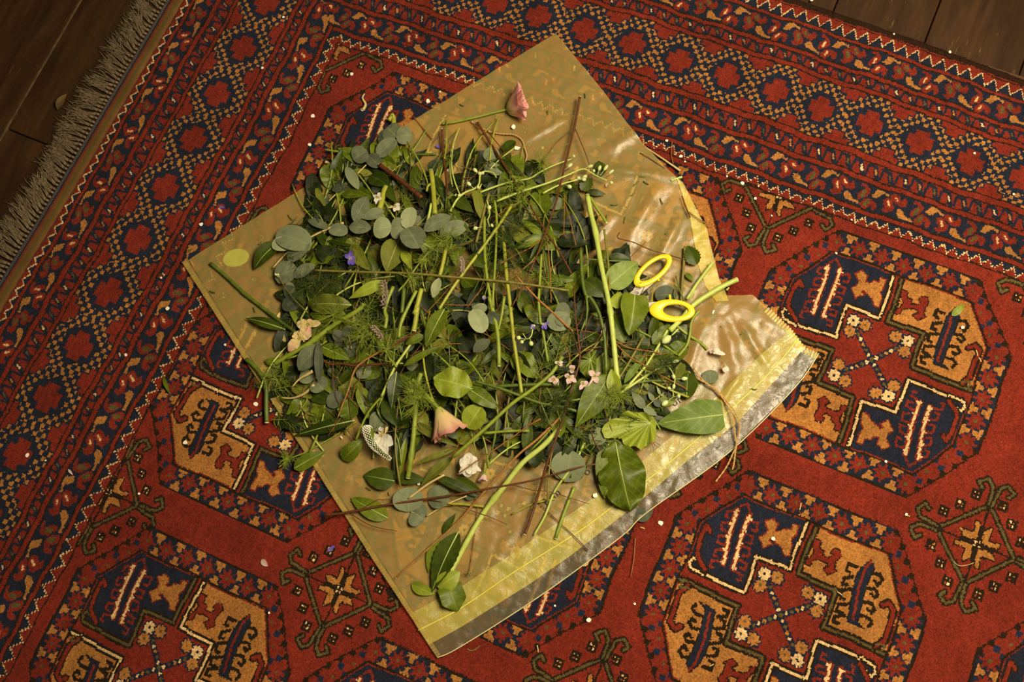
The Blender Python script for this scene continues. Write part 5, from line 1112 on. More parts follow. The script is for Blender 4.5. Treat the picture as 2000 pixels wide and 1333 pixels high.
LF('olive leaf behind the purple bell flower', 'c', (30,520), (215,770), 150, 'olive', 'ovate', k=1.0, off=.006)
LF('rounded dark leaf right of the orange twiglet with pink bud', 'l', (375,740), (390,480), 200, 'dark', 'oval', k=.5, off=.008, wave=.06, rib='pale')
LF('thick bluish leaf under the closed bud', 'g', (700,1000), (880,800), 130, 'mid', 'ovate', k=.8, off=.010, wave=.05)
LF('long shaded leaf right of the closed bud', 'g', (960,1130), (1020,900), 130, 'dark', 'lance', k=.75, off=.006)
LF('folded pale leaf below the closed bud', 'k', (1140,880), (1360,590), 90, 'glau', 'lance', k=.9, off=.010)
LF('toothed dark leaf nearest the right fold of the bag', 'f', (940,870), (845,680), 160, 'dark', 'ovate', k=.3, off=.010, ser=.09, n=16, fold=.3)
LF('small leaf on the upright dark stalk by the right fold', 'f', (830,960), (910,1045), 60, 'mid', 'ovate', k=.3, off=.006)
LF('spiky dark leaf under the sprig of buds, left', 'd', (1230,1100), (1210,890), 150, 'dark', 'ovate', k=.6, off=.006, ser=.12, n=14)
LF('spiky dark leaf under the sprig of buds, middle', 'd', (1330,1000), (1440,880), 130, 'dark', 'ovate', k=.6, off=.006, ser=.12, n=14)
LF('spiky dark leaf under the sprig of buds, upper', 'd', (1540,850), (1500,700), 130, 'dark', 'ovate', k=.5, off=.006, ser=.12, n=14)
LF('narrow dark leaf at the top of the longest stem', 'd', (1390,1010), (1580,1040), 80, 'dark', 'lance', k=.6, off=.006, ser=.05, n=16)
LF('loose green leaf on the orange part of the rug medallion', 'M', (1859,617), (1883,595), 15, 'lite', 'ovate', k=0, off=-.006, curl=.2)
LF('narrow green bud-like leaf on the rug left of the bag', 'M', (319,735), (334,773), 9, 'mid', 'lance', k=0, off=-.006, curl=.2)
LF('olive leaf curling at the upper left rim of the heap', 'b', (90,960), (200,1225), 80, 'olive', 'lance', k=.4, off=.005, bend=-.05)
LF('yellowish leaf beside the tall eucalyptus sprig', 'b', (430,830), (660,830), 100, 'olive', 'oval', k=.8, off=.006)
LF('dark curled leaf behind the short thick reddish twig', 'b', (640,850), (840,960), 190, 'dark', 'ovate', k=.95, off=.010)
LF('dark leaf end under the short thick reddish twig', 'b', (780,940), (910,1130), 120, 'dark', 'lance', k=1.0, off=.010)
LF('upright dark leaf right of the short thick reddish twig', 'b', (1090,1010), (1110,740), 110, 'dark', 'strap', k=.85, off=.006)
LF('dark toothed fern-like leaf left of the heart-shaped pair', 'b', (350,1040), (590,1060), 130, 'mid', 'lance', k=.95, off=.012, ser=.1, n=20)
LF('long grey-green leaf hanging by the sprig of pale buds', 'd', (250,960), (320,1310), 95, 'olive', 'strap', k=1.0, off=.010)
LF('dark wide leaf under the forked yellow-green stem', 'd', (10,1060), (240,1230), 150, 'dark', 'lance', k=.95, off=.006)
LF('dark folded leaf left of the Y-shaped stem', 'c', (1240,620), (1410,750), 120, 'dark', 'ovate', k=1.05, off=.012, fold=.35)
LF('grass-like blade arching over the wide eucalyptus pair', 'c', (1030,110), (1280,420), 45, 'mid', 'lance', k=1.12, off=.018)
LF('leaf with shining face below the white starry florets', 'c', (555,580), (640,760), 110, 'lite', 'lance', k=1.05, off=.010, fold=.35)
# lobed leaf
def lobed(label, c, outline, centre, mat, k, off, name='lobed_leaf'):
    pts = X(c, outline); cx, cy = X(c, [centre])[0]; ring = []
    for (x1, y1), (x2, y2) in zip(pts, pts[1:] + pts[:1]):
        for t in (0, .34, .67): ring.append((x1 + (x2 - x1) * t + (t > 0) * lr.uniform(-1.4, 1.4), y1 + (y2 - y1) * t + (t > 0) * lr.uniform(-1.4, 1.4)))
    n = len(ring); V_ = []; al = []; ac = []; org = P3(cx, cy, k, off); R_ = 6
    for r in range(R_ + 1):
        for i, (x, y) in enumerate(ring):
            f = r / R_; p = P3(cx + (x - cx) * f, cy + (y - cy) * f, k, off + .006 * math.sin(i * 6.283 * 7 / n) * f + .004 * f * math.sin(i * .9))
            V_.append(p - org); al.append(f); ac.append(math.sin(i * 6.283 * 7 / n))
    F_ = [(r * n + i, r * n + (i + 1) % n, (r + 1) * n + (i + 1) % n, (r + 1) * n + i) for r in range(R_) for i in range(n)]
    me = leaf_mesh(name, (V_, F_, al, ac), LM[mat]); o = obj(name, me); o.location = org; tag(o, label, 'leaf')
    mb = MB()
    for i in range(0, n, max(1, n // 9)):
        q = [V_[r * n + i] + Vector((0, 0, .0005)) for r in range(R_ + 1)]; mb.add(sweep(q, [.0009 * (1 - .13 * r) for r in range(R_ + 1)], 4))
    mb.build('veins', M_RIB['pale'], o); return o
lobed('yellow-green lobed leaf with veins spreading from its stalk', 'o', [(950,320),(880,262),(800,262),(740,248),(680,285),(675,305),(600,320),(545,375),(540,415),(560,460),(640,465),(690,460),(700,500),(740,530),(800,525),(840,555),(890,520),(945,490),(965,420)], (910,340), 'lite', .8, .020)
lobed('small scalloped leaf behind the pale pink florets', 'k', [(860,540),(790,560),(760,600),(700,610),(670,660),(690,760),(760,830),(830,830),(860,700)], (800,640), 'mid', 1.0, .008)

# ---------------------------------------------------------------- feathery sprigs that stand out
feather('brightest feathery head of thread leaves, left of the centre', X('i', [(1000,290),(1200,370),(1400,440),(1500,600),(1560,720),(1640,820)]), 4.2, 'lite', X('i', [(1350,390),(1300,500),(1420,460),(1550,640),(1000,290)]), 1.08, .016, 30, 40, .7)
feather('upright feathery sprig left of the yellow-green stalk', X('c', [(510,985),(600,880),(700,730),(790,620),(870,530),(1000,460),(1110,395)]), 4.0, 'lite', X('c', [(640,850),(800,660),(880,530),(960,480),(1050,430)]), 1.12, .016, 22, 34, .8)
feather('dark curly feathery mass above the peach wilted petals', X('a', [(1100,1000),(1080,900),(1150,850),(1260,820)]), 3, 'dark', X('a', [(1060,900),(1150,850),(1270,840),(1200,930)]), .9, .010, 36, 40, 1.3)
feather('curly feathery tuft on the stem above the peach bell flower', X('j', [(300,860),(380,960),(500,1050),(600,1130)]), 4.5, 'lite', X('j', [(350,960),(430,1010),(370,1090)]), 1.0, .014, 34, 40, 1.3)
feather('feathery green fringe by the crossing red-brown twigs', X('e', [(60,420),(150,480),(250,560),(330,700)]), 3, 'dark', X('e', [(150,430),(230,520),(300,330),(250,700)]), 1.12, .016, 28, 40, .9)
feather('fresh feathery tuft above the lobed leaf', X('k', [(500,1060),(650,1050),(800,1010),(1000,980)]), 4.4, 'lite', X('k', [(960,1000),(1050,1010),(1110,1040)]), 1.0, .018, 30, 36, .6)
feather('feathery tip lying on the navy rug motif left of the bag', X('m', [(335,800),(450,710),(600,650),(800,540),(1000,420),(1130,330)]), 3.4, 'lite', X('m', [(400,730),(440,700)]), .3, .003, 26, 22, 1.0)
feather('wiry feathery sprig above the left edge stem', X('i', [(590,1040),(520,1000),(440,950),(330,880)]), 2.4, 'lite', X('i', [(400,920),(440,960)]), .6, .008, 22, 30, 1.0)
feather('feathery wisps under the pale pink florets', X('k', [(320,1120),(420,1060),(520,980),(600,900)]), 3, 'dark', X('k', [(430,1080),(550,990),(480,1150)]), 1.0, .016, 26, 36, .9)
feather('feathery spray below the tall red-brown twig', X('d', [(470,1110),(560,1060),(700,1010),(820,960)]), 3, 'lite', X('d', [(640,960),(720,1120),(760,960),(930,760)]), 1.0, .014, 24, 34, .9)
feather('feathery sprig low at the right below the closed bud', X('k', [(1320,880),(1400,780),(1500,720),(1620,700)]), 3, 'dark', X('k', [(1450,760),(1560,690),(1590,640)]), .8, .014, 22, 32, .9)
feather('thread-like sprig on the bare bag left of the upper sprig of buds', X('d', [(900,690),(930,760),(960,860)]), 2, 'lite', X('d', [(900,720),(950,790)]), .5, .006, 14, 26, .8)
feather('small dark feathery tuft at the edge of the bag by the left edge stem', X('i', [(260,1040),(220,1020),(190,1000)]), 2, 'dark', X('i', [(210,1010)]), .2, .003, 20, 18, 1.2)
feather('leafy tuft at the end of the hair-thin stalk', [(917,1112),(915,1120)], 1.5, 'needle', [(914,1121)], 0, .003, 10, 11, .6)

# ---------------------------------------------------------------- flowers
def petal_mat(name, stops, transl=.25, vein=.5):
    t = NT(name); b = t.n('ShaderNodeBsdfPrincipled'); a = t.n('ShaderNodeAttribute', attribute_name='along'); tc = t.n('ShaderNodeTexCoord')
    nz = t.n('ShaderNodeTexNoise', i_Scale=160.0, i_Detail=3.0); t.l(tc.outputs['Object'], nz.inputs['Vector'])
    ad = t.n('ShaderNodeMath', operation='MULTIPLY_ADD', i_1=.16, i_2=-.08); t.l(nz.outputs[0], ad.inputs[0]); ad2 = t.n('ShaderNodeMath', operation='ADD'); t.l(ad.outputs[0], ad2.inputs[0]); t.l(a.outputs['Fac'], ad2.inputs[1])
    col = t.ramp(ad2.outputs[0], stops); t.l(col, b.inputs['Base Color']); b.inputs['Roughness'].default_value = .55; b.inputs['Specular IOR Level'].default_value = .25
    bp = t.n('ShaderNodeBump', i_Strength=.25, i_Distance=.001); t.l(nz.outputs[0], bp.inputs['Height']); t.l(bp.outputs[0], b.inputs['Normal'])
    tr_ = t.n('ShaderNodeBsdfTranslucent'); t.l(col, tr_.inputs[0]); ms = t.n('ShaderNodeMixShader', i_0=transl); t.l(b.outputs[0], ms.inputs[1]); t.l(tr_.outputs[0], ms.inputs[2]); t.l(ms.outputs[0], t.out.inputs[0]); return t.m
LM.update(pink=petal_mat('pink_petal', [(0, lin(190, 196, 96)), (.3, lin(228, 210, 146)), (.6, lin(236, 184, 160)), (.85, lin(238, 172, 166)), (1, lin(242, 186, 182))]),
          peach=petal_mat('peach_petal', [(0, lin(176, 180, 74)), (.3, lin(232, 206, 140)), (.75, lin(230, 190, 150)), (1, lin(216, 140, 132))]),
          white=petal_mat('white_petal', [(0, lin(232, 226, 204)), (1, lin(248, 244, 232))], .4), cream=petal_mat('cream_petal', [(0, lin(214, 190, 110)), (1, lin(232, 208, 150))]),
          lilac=petal_mat('lilac_pink_petal', [(0, lin(206, 196, 160)), (.5, lin(226, 192, 184)), (1, lin(214, 176, 182))]), dry=petal_mat('dry_papery_leaf', [(0, lin(90, 68, 36)), (1, lin(120, 96, 56))]), violet=petal_mat('violet_petal', [(0, lin(140, 120, 190)), (1, lin(78, 60, 190))]))
def bell(name, label, base, mouth, rpx, mat, k, off, stemp=None, sw=4.5, flare=1.0, npet=5, ruf=.16, sm='green', squash=.8, inner=True, tilt=0.0, iln=1.0):
    """ruffled bell bloom lying on its side; petals are parts"""
    p = P3(*base, k, off); q = P3(*mouth, k, off + .003); R = rpx * scl(*base); L = (q - p).length
    root = empty(name, p); tag(root, label, 'flower'); q = q + Vector((0, 0, R * tilt)); ax = (q - p).normalized(); sd = Vector((0, 0, 1)).cross(ax).normalized(); up = ax.cross(sd)
    lift = max(0, R * squash - (p.z - .007))
    def petal(a0, wid, sc, ln):
        V_ = []; al = []; ac = []; n, m = 10, 9; ph = lr.uniform(0, 6)
        for i in range(n + 1):
            t = i / n; r = R * sc * (.16 + .84 * t ** (.75 / flare)) * (1 + (.25 * flare * max(0, t - .75) * 4 * .35))
            for j in range(m):
                s = j / (m - 1) * 2 - 1; a = a0 + s * wid * (.55 + .45 * math.sin(math.pi * min(1, t * .8 + .15)))
                rr = r * (1 + ruf * max(0, t - .45) * math.sin(a * 7 + ph) + .05 * t * math.sin(a * 13)); x = L * ln * t * (1 - .10 * max(0, t - .6) * (1 + math.sin(a * 6 + ph)))
                V_.append(ax * x + sd * (rr * math.cos(a)) + up * (rr * math.sin(a) * squash + lift * t)); al.append(t); ac.append(s)
        F_ = [(i * m + j, (i + 1) * m + j, (i + 1) * m + j + 1, i * m + j + 1) for i in range(n) for j in range(m - 1)]
        me = leaf_mesh('petal', (V_, F_, al, ac), LM[mat]); obj('petal', me, root)
    for i in range(npet): petal(6.283 * i / npet + .3, .85, lr.uniform(.93, 1.05), lr.uniform(.9, 1.03))
    if inner:
        for i in range(npet): petal(6.283 * i / npet + .9, .8, lr.uniform(.55, .78), lr.uniform(.85, .97) * iln)
        for i in range(3): petal(6.283 * i / 3 + 1.5, .8, .40, .9 * iln)
    for i in range(5):
        a = 6.283 * i / 5; d = ax * .8 + (sd * math.cos(a) + up * math.sin(a)) * .5; g = leaf_geo(L * .42, R * .28, 'lance', rnd=lr, n=6, m=3); me = leaf_mesh('sepal', g, LM['mid']); o = obj('sepal', me, root)
        o.matrix_local = frame(Vector((0, 0, 0)), d)
    mb = MB(); mb.add(sweep([-ax * .004, ax * .001, ax * .006], [.0022, .0036, .0030], 8)); mb.build('calyx', SM['green'], root)
    if stemp:
        S_ = path3(stemp, k, off - .001); mb = MB(); mb.add(sweep([a - p for a in S_], sw * scl(*base) / 2, 6)); mb.build('stem', SM[sm], root)
    return root
bell('pink_lisianthus', 'pink lisianthus bloom on a thin stem, alone at the top of the bag', (990,214), (1027,207), 31, 'pink', .0, .006, [(863,242),(890,238),(930,229),(965,220),(990,214)], 5.0, 1.2, 5, .30, tilt=.12, iln=1.22)
bell('peach_lisianthus', 'peach bell-shaped bloom hanging mouth down below the heap centre', (855,797), (882,852), 36, 'peach', .9, .012, [(805,742),(820,758),(838,778),(855,797)], 7.5, .8, 5, .2)
bell('tiny_blossom', 'tiny pinkish bloom just right of the white ruffled blossom', (946,926), (943,941), 9, 'lilac', .5, .010, [(948,905),(947,915),(946,926)], 4.5, 1.2, 5, .2, 'green', .8, False)
def bloom(name, label, cxy, petals, k, off, centre='cream', stemp=None, sw=2.5, cup=.12):
    """flat open bloom: petals traced from the centre to each tip (dx, dy, width, material)"""
    root = empty(name, P3(*cxy, k, off)); tag(root, label, 'flower')
    for dx, dy, w, m in petals: put_leaf('petal', cxy, (cxy[0] + dx, cxy[1] + dy), w, m, 'oval', k, off, dz=lr.uniform(-.002, .005), parent=root, curl=cup, fold=.12, wave=.05)
    s = scl(*cxy); mb = MB()
    for i in range(5):
        a = i * 1.26; mb.add(sweep([Vector((0, 0, .001)), Vector((math.cos(a), math.sin(a), 1.2)) * 3.4 * s], [.0005, .0008], 4))
    mb.build('stamens', LM[centre], root)
    if stemp:
        S_ = path3(stemp, k, off - .001); mb = MB(); mb.add(sweep([a - root.location for a in S_], sw * s / 2, 5)); mb.build('stem', SM['green'], root)
    return root
for lb, (x, y), pt in (
    ('leftmost pale pink floret at the foot of the bowed brown twig', (1082,742), [(-12,2,9,'lilac'),(-2,-8,9,'lilac'),(10,3,9,'lilac'),(4,10,8,'lilac')]),
    ('pale pink floret crossed by the bowed brown twig', (1112,737), [(-9,-5,10,'lilac'),(2,12,10,'lilac'),(12,2,11,'lilac'),(14,10,9,'lilac'),(-3,14,9,'lilac')]),
    ('pale pink floret above the one crossed by the twig', (1118,722), [(-3,-9,9,'lilac'),(4,-8,8,'lilac'),(-2,8,8,'lilac')]),
    ('lowest pale pink floret of the cluster', (1139,750), [(-7,12,8,'lilac'),(10,-3,8,'lilac'),(9,5,8,'lilac'),(-5,-4,7,'lilac')]),
    ('rightmost pale pink floret with a curved spur', (1162,735), [(-12,-10,12,'lilac'),(4,14,11,'lilac'),(-5,9,9,'lilac'),(11,-7,7,'lilac'),(-14,20,4,'lilac')]),
    ('small whitish floret left of the cluster top', (1091,711), [(-7,-4,7,'white'),(8,4,7,'lilac'),(9,-4,6,'white')])):
    bloom('larkspur_floret', lb, (x, y), pt, 1.0, .022)
bloom('violet_bell', 'violet flower with pale stamens at the left of the heap', (684,506), [(-11,-9,9,'violet'),(2,-17,9,'violet'),(10,-4,8,'violet'),(8,12,10,'violet'),(-2,12,8,'violet'),(2,2,7,'lilac')], 1.0, .022, 'white')
bloom('small_violet', 'tiny white and violet bloom in the middle of the heap', (946,582), [(-3,-4,5,'white'),(4,2,5,'violet'),(0,5,5,'violet'),(-4,2,4,'white')], 1.15, .020, 'white', [(953,552),(950,566),(946,580)], 1.6)
bloom('small_violet', 'tiny white-eyed violet bloom, left of a pair near the round grey leaves', (1041,638), [(-5,-2,6,'violet'),(4,-3,6,'white'),(3,5,6,'violet'),(-4,4,6,'white')], 1.12, .018, 'white')
bloom('small_violet', 'blue-violet bloom on its side against the round grey leaves', (1063,635), [(-4,8,7,'violet'),(9,-5,6,'violet'),(4,9,7,'violet'),(-5,-3,5,'white')], 1.12, .020, 'white')
bloom('white_starflower', 'white starry florets left of the thick yellow stem stub', (738,386), [(-10,-4,7,'white'),(-7,8,7,'white'),(4,-10,7,'white'),(7,4,8,'white'),(-4,13,6,'white')], 1.0, .016, 'cream')
bloom('white_starflower', 'drooping greenish-white floret above the heart-shaped eucalyptus pair', (772,404), [(-14,2,5,'cream'),(9,-6,9,'white'),(9,6,10,'white'),(-2,10,7,'white')], 1.05, .016, 'cream')
bloom('white_bloom', 'white and lilac bloom with two curled petals on the folded right part of the bag', (1392,687), [(-6,-2,11,'lilac'),(14,-3,10,'white'),(25,6,9,'white'),(8,4,8,'white')], .3, .014, 'lilac')
bloom('white_petal', 'loose pointed white petal below the white and lilac bloom', (1413,716), [(10,9,10,'white'),(4,12,8,'white')], 0, .014, 'cream', [(1405,692),(1416,706),(1424,720)], 1.4)
bloom('wilted_petals', 'peach wilted petals, the lower pair, at the left of the heap', (586,661), [(-22,26,22,'peach'),(-10,-12,22,'cream'),(22,-18,26,'peach'),(8,-6,22,'cream')], .8, .014, 'cream')
bloom('wilted_petals', 'peach wilted curled petals above the lower pair at the left', (603,634), [(-24,0,20,'cream'),(24,-2,14,'cream'),(6,-10,14,'peach'),(0,8,20,'cream')], .8, .016, 'cream')
bloom('white_snapdragon', 'white fleshy bloom behind the white flower spike', (745,852), [(22,18,24,'white'),(-20,8,16,'white'),(-8,34,18,'white'),(12,36,18,'white'),(14,-18,9,'cream'),(2,-20,14,'white')], .5, .010, 'cream', None, 2, .2)
bloom('white_blossom', 'white ruffled blossom on the bag below the peach bloom', (916,909), [(-17,-12,24,'white'),(14,-16,24,'white'),(-15,13,24,'white'),(13,16,26,'white'),(-2,24,24,'white'),(0,-25,20,'white'),(24,12,9,'white'),(-20,18,10,'white'),(-9,-9,20,'white'),(9,-7,20,'white'),(7,12,20,'white'),(-6,13,18,'white')], .5, .012, 'white', None, 2, .3)
# white flower spike
root = empty('loosestrife_spike', P3(717, 833, .5, .022)); tag(root, 'white tapering flower spike at the lower left of the heap', 'flower')
PS = path3(X('m', [(1235,375),(1240,450),(1290,560),(1360,630),(1470,715)]), .5, .024, n=7); sp = MB(); s_ = scl(717, 833); N_ = len(PS)
M_BUDW = noise_mat('white_bud', lin(226, 222, 200), lin(242, 238, 222), 200, .5)
stp = MB(); stp.add(sweep([a - root.location for a in PS], [.0045 * (1 - .6 * i / N_) for i in range(N_)], 8)); stp.build('stem', SM['dgreen'], root)
for i in range(0, N_):
    t = i / (N_ - 1); r = (.0074 * (1 - t) ** .6 + .0018) * min(1, .35 + t * 7); d = (PS[min(i + 1, N_ - 1)] - PS[max(i - 1, 0)]).normalized(); a_ = Vector((0, 0, 1)).cross(d).normalized(); b_ = d.cross(a_)
    nb = 9 if t < .6 else 7
    for kx in range(nb):
        th = 6.283 * (kx + .5 * (i % 2)) / nb; c = PS[i] - root.location + (a_ * math.cos(th) + b_ * math.sin(th)) * r; o_ = (a_ * math.cos(th) + b_ * math.sin(th)) * .0022 + d * .0007; br = .0020 * (1.05 - .55 * t)
        sp.add(sweep([c, c + o_ * .5, c + o_], [br * .8, br, br * .35], 5))
o = sp.build('florets', M_BUDW, root); o['kind'] = 'stuff'
for i in (0, 1):
    put_leaf('bract', X('m', [(1250,380)])[0], X('m', [(1310,490 + 60 * i)])[0], 9, 'mid', 'lance', .5, .028, parent=root)
# lavender
def lavender(label, pts, w, k, off):
    root = empty('lavender_spike', P3(*pts[0], k, off)); tag(root, label, 'flower'); P = path3(pts, k, off, n=10); s = scl(*pts[0]); m1 = MB(); m2 = MB()
    m1.add(sweep([a - root.location for a in P], .0008, 5)); m1.build('stem', SM['olive'], root); n = len(P)
    for i in range(n):
        for q in range(5):
            a = q * 1.257 + i; c = P[i] - root.location + Vector((math.cos(a), math.sin(a), math.sin(a * 2) * .6)) * w * s * .3; m2.add(sweep([c, c + Vector((math.cos(a) * .4, math.sin(a) * .4, .3)) * .003, c + Vector((math.cos(a), math.sin(a), .5)) * .0038], [.0010, .0014, .0006], 5))
    m2.build('florets', noise_mat('lavender_floret', lin(100, 84, 86), lin(170, 150, 122), 300, .7), root)['kind'] = 'stuff'
lavender('dried lavender spike beside the kinked bright green stem', X('c', [(355,900),(370,960),(375,1040),(360,1130)]), 11, 1.1, .024)
lavender('small lavender tip on the brightest feathery head', X('i', [(1400,420),(1440,460),(1480,520)]), 8, 1.05, .026)
lavender('dried lavender strand hanging left of the second thin upright stalk', X('c', [(1145,655),(1165,700),(1160,780)]), 5, 1.12, .018)
# budded sprays
M_BUD = noise_mat('pale_green_bud', lin(178, 194, 112), lin(214, 218, 160), 120, .5, .3)
def budspray(label, stem, wpx, buds, k, off, mat='pale', name='budded_spray'):
    root = empty(name, P3(*stem[0], k, off)); tag(root, label, 'flower'); s = scl(*stem[0]); P = path3(stem, k, off)
    mb = MB(); mb.add(sweep([a - root.location for a in P], [wpx * s / 2 * (1 - .4 * i / len(P)) for i in range(len(P))], 6)); mb.build('stem', SM[mat], root)
    for j, tip, w in buds:
        a = P3(*j, k, off) - root.location; b = P3(*tip, k, off + .004) - root.location; d = b - a
        m_ = MB(); m_.add(sweep([a, a + d * .4, a + d * .5], [.0006, .0006, .0007], 4)); m_.add(sweep([a + d * .45, a + d * .58, a + d * .75, a + d * .92, b], [.0007, w * s * .42, w * s * .5, w * s * .36, .0004], 7)); m_.build('bud', M_BUD, root)
D_ = lambda pts: X('d', pts)
budspray('spray of pale buds reaching right at the upper right of the heap', D_([(470,1110),(700,1020),(1000,920),(1200,840),(1340,782),(1420,815),(1480,850),(1590,900)]), 4.5,
         [(D_([(a)])[0], D_([b])[0], w) for a, b, w in (((1340,785),(1450,745),7), ((1420,815),(1470,795),7), ((1490,850),(1525,745),7), ((1520,850),(1600,740),7), ((1560,870),(1660,790),6), ((1590,900),(1650,930),7), ((1460,830),(1450,790),5))], .95, .020)
budspray('second spray of buds beside the tall red-brown twig', D_([(300,1020),(460,960),(620,910),(800,880),(900,820),(1050,745),(1230,680)]), 4.5, [(D_([a])[0], D_([b])[0], 8) for a, b in (((1150,800),(1240,725)), ((1230,680),(1260,640)))], .95, .016)
budspray('short budded stalk under the spray of pale buds', D_([(940,1030),(1050,970),(1150,930),(1300,890)]), 4.5, [(D_([a])[0], D_([b])[0], w) for a, b, w in (((1250,900),(1320,865),8), ((1300,890),(1390,850),8), ((1290,890),(1380,890),8), ((1150,930),(1230,975),9))], .9, .016)
budspray('arching spray of pale buds left of the dark red-brown twig', D_([(0,1215),(60,1100),(150,1020),(240,985),(290,930),(300,840),(340,808),(430,820),(465,870)]), 4.5, [(D_([a])[0], D_([b])[0], w) for a, b, w in (((240,985),(165,915),8), ((300,850),(230,775),8), ((290,880),(300,810),9), ((320,815),(330,830),7), ((60,1060),(45,1040),7), ((130,1020),(75,1065),8), ((250,960),(290,970),7))], 1.05, .020)
budspray('open seed-like buds below the arching spray', X('c', [(1410,60),(1430,130),(1440,200),(1420,260),(1440,330)]), 3, [(X('c', [a])[0], X('c', [b])[0], w) for a, b, w in (((1420,200),(1440,110),9), ((1430,330),(1475,310),8), ((1360,330),(1270,350),8))], 1.08, .018)
budspray('curling pale bud cluster right of the long yellow-green stem', X('k', [(210,330),(195,400),(150,430),(110,370)]), 2.5, [(X('k', [a])[0], X('k', [b])[0], w) for a, b, w in (((130,430),(45,415),9), ((140,430),(85,470),8), ((180,410),(200,500),9))], 1.12, .018)
budspray('spray of tiny buds above the broad glaucous leaf', X('l', [(180,420),(235,480),(270,560),(250,650),(260,720)]), 3, [(X('l', [a])[0], X('l', [b])[0], w) for a, b, w in (((180,420),(310,390),8), ((240,480),(265,560),8), ((270,560),(385,555),9), ((260,650),(200,640),7), ((260,720),(320,710),10), ((255,720),(150,800),11), ((270,560),(255,650),7))], .7, .018)
budspray('closed greenish-white bud below the lower scissors handle', X('g', [(960,850),(930,880),(900,910)]), 4.5, [(X('g', [(960,860)])[0], X('g', [(798,990)])[0], 16)], .85, .022, name='closed_bud')
budspray('two tiny red-and-white buds on a thin stalk by the dark overlapping leaves', X('a', [(1090,1090),(980,980),(900,880),(850,790)]), 2.2, [(X('a', [(850,800)])[0], X('a', [(818,768)])[0], 4.5), (X('a', [(860,800)])[0], X('a', [(840,770)])[0], 4.5)], .9, .018, 'olive')

# ---------------------------------------------------------------- the scissors
M_YEL = noise_mat('yellow_plastic', lin(232, 204, 26), lin(240, 214, 38), 30, .32, .5)
M_STEEL = None
t = NT('brushed_steel'); b = t.n('ShaderNodeBsdfPrincipled', i_Metallic=.35, i_Roughness=.45); tc = t.n('ShaderNodeTexCoord'); mp = t.n('ShaderNodeMapping'); mp.inputs['Scale'].default_value = (20, 20, 20); t.l(tc.outputs['Object'], mp.inputs[0]); nz = t.n('ShaderNodeTexNoise', i_Scale=1.0); t.l(mp.outputs[0], nz.inputs['Vector'])
t.l(t.ramp(nz.outputs[0], [(.3, lin(168, 158, 146)), (.7, lin(186, 176, 164))]), b.inputs['Base Color']); t.l(b.outputs[0], t.out.inputs[0]); M_STEEL = t.m
SZ = .033
scis = empty('scissors', at(1240, 600, SZ)); tag(scis, 'pair of scissors with yellow plastic handles lying open on the cuttings', 'scissors')
def sp3(pts, z): return [at(x, y, z) - scis.location for x, y in pts]
def handle(outer, inner, z, h, tabs):
    """ring between two ellipses (cx, cy, a, b, angle) of crop g, rounded in section"""
    n, k = 48, 12; V_ = []; F_ = []
    def pt(e, th):
        cx, cy, a, b_, g = e; x, y = a * math.cos(th), b_ * math.sin(th) * (1 - .0 * math.cos(th)); p = X('g', [(cx + x * math.cos(g) - y * math.sin(g), cy + x * math.sin(g) + y * math.cos(g))])[0]; return at(*p, z) - scis.location
    for i in range(n):
        th = 6.283185 * i / n; o_, n_ = pt(outer, th), pt(inner, th); c = (o_ + n_) / 2; r = (o_ - n_) / 2
        for j in range(k):
            al = 6.283185 * j / k; V_.append(c + r * math.copysign(abs(math.cos(al)) ** .7, math.cos(al)) + Vector((0, 0, h * math.copysign(abs(math.sin(al)) ** .7, math.sin(al)))))
    for i in range(n):
        for j in range(k): F_.append((i * k + j, ((i + 1) % n) * k + j, ((i + 1) % n) * k + (j + 1) % k, i * k + (j + 1) % k))
    mb = MB(); mb.add((V_, F_))
    for tb in tabs: mb.add(sweep(sp3(X('g', tb), z), [.0032, .0026], 6))
    return mb.build('handle', M_YEL, scis)
def plate(pts, z0, z1):
    n = len(pts); lo = sp3(pts, z0); hi = sp3(pts, z1); cc = sum((q for q in hi), Vector()) / n; hi = [q + (cc - q).normalized() * .0006 for q in hi]
    return lo + hi, [tuple(range(n))[::-1], tuple(range(n, 2 * n))] + [(i, (i + 1) % n, n + (i + 1) % n, n + i) for i in range(n)]
GA = math.atan2(-275, 345)
handle((702,257,238,106,GA), (706,249,166,60,GA), SZ + .004, .0042, [[(748,322),(766,362)]])
handle((897,664,236,116,.05), (934,661,126,58,.04), SZ + .002, .0042, [[(880,560),(876,528)], [(876,528),(872,500)]])
mb = MB(); mb.add(plate(X('g', [(735,362),(600,372),(525,412),(500,455),(440,500),(330,620),(240,780),(200,885),(216,908),(300,820),(372,735),(470,600),(560,515),(640,440)]), SZ + .001, SZ + .0028)); mb.build('blade', M_STEEL, scis, False)
mb = MB(); mb.add(plate(X('g', [(800,566),(655,578),(560,580),(440,575),(330,610),(250,700),(170,880),(180,900),(300,760),(400,672),(520,655),(655,668),(700,690)]), SZ - .0014, SZ + .0004)); mb.build('blade', M_STEEL, scis, False)
mb = MB(); q = at(*X('g', [(420,590)])[0], SZ) - scis.location; mb.add(sweep([q + Vector((0, 0, -.002)), q + Vector((0, 0, .0034)), q + Vector((0, 0, .0042))], [.0034, .0034, .0026], 14)); mb.build('pivot_screw', M_STEEL, scis)

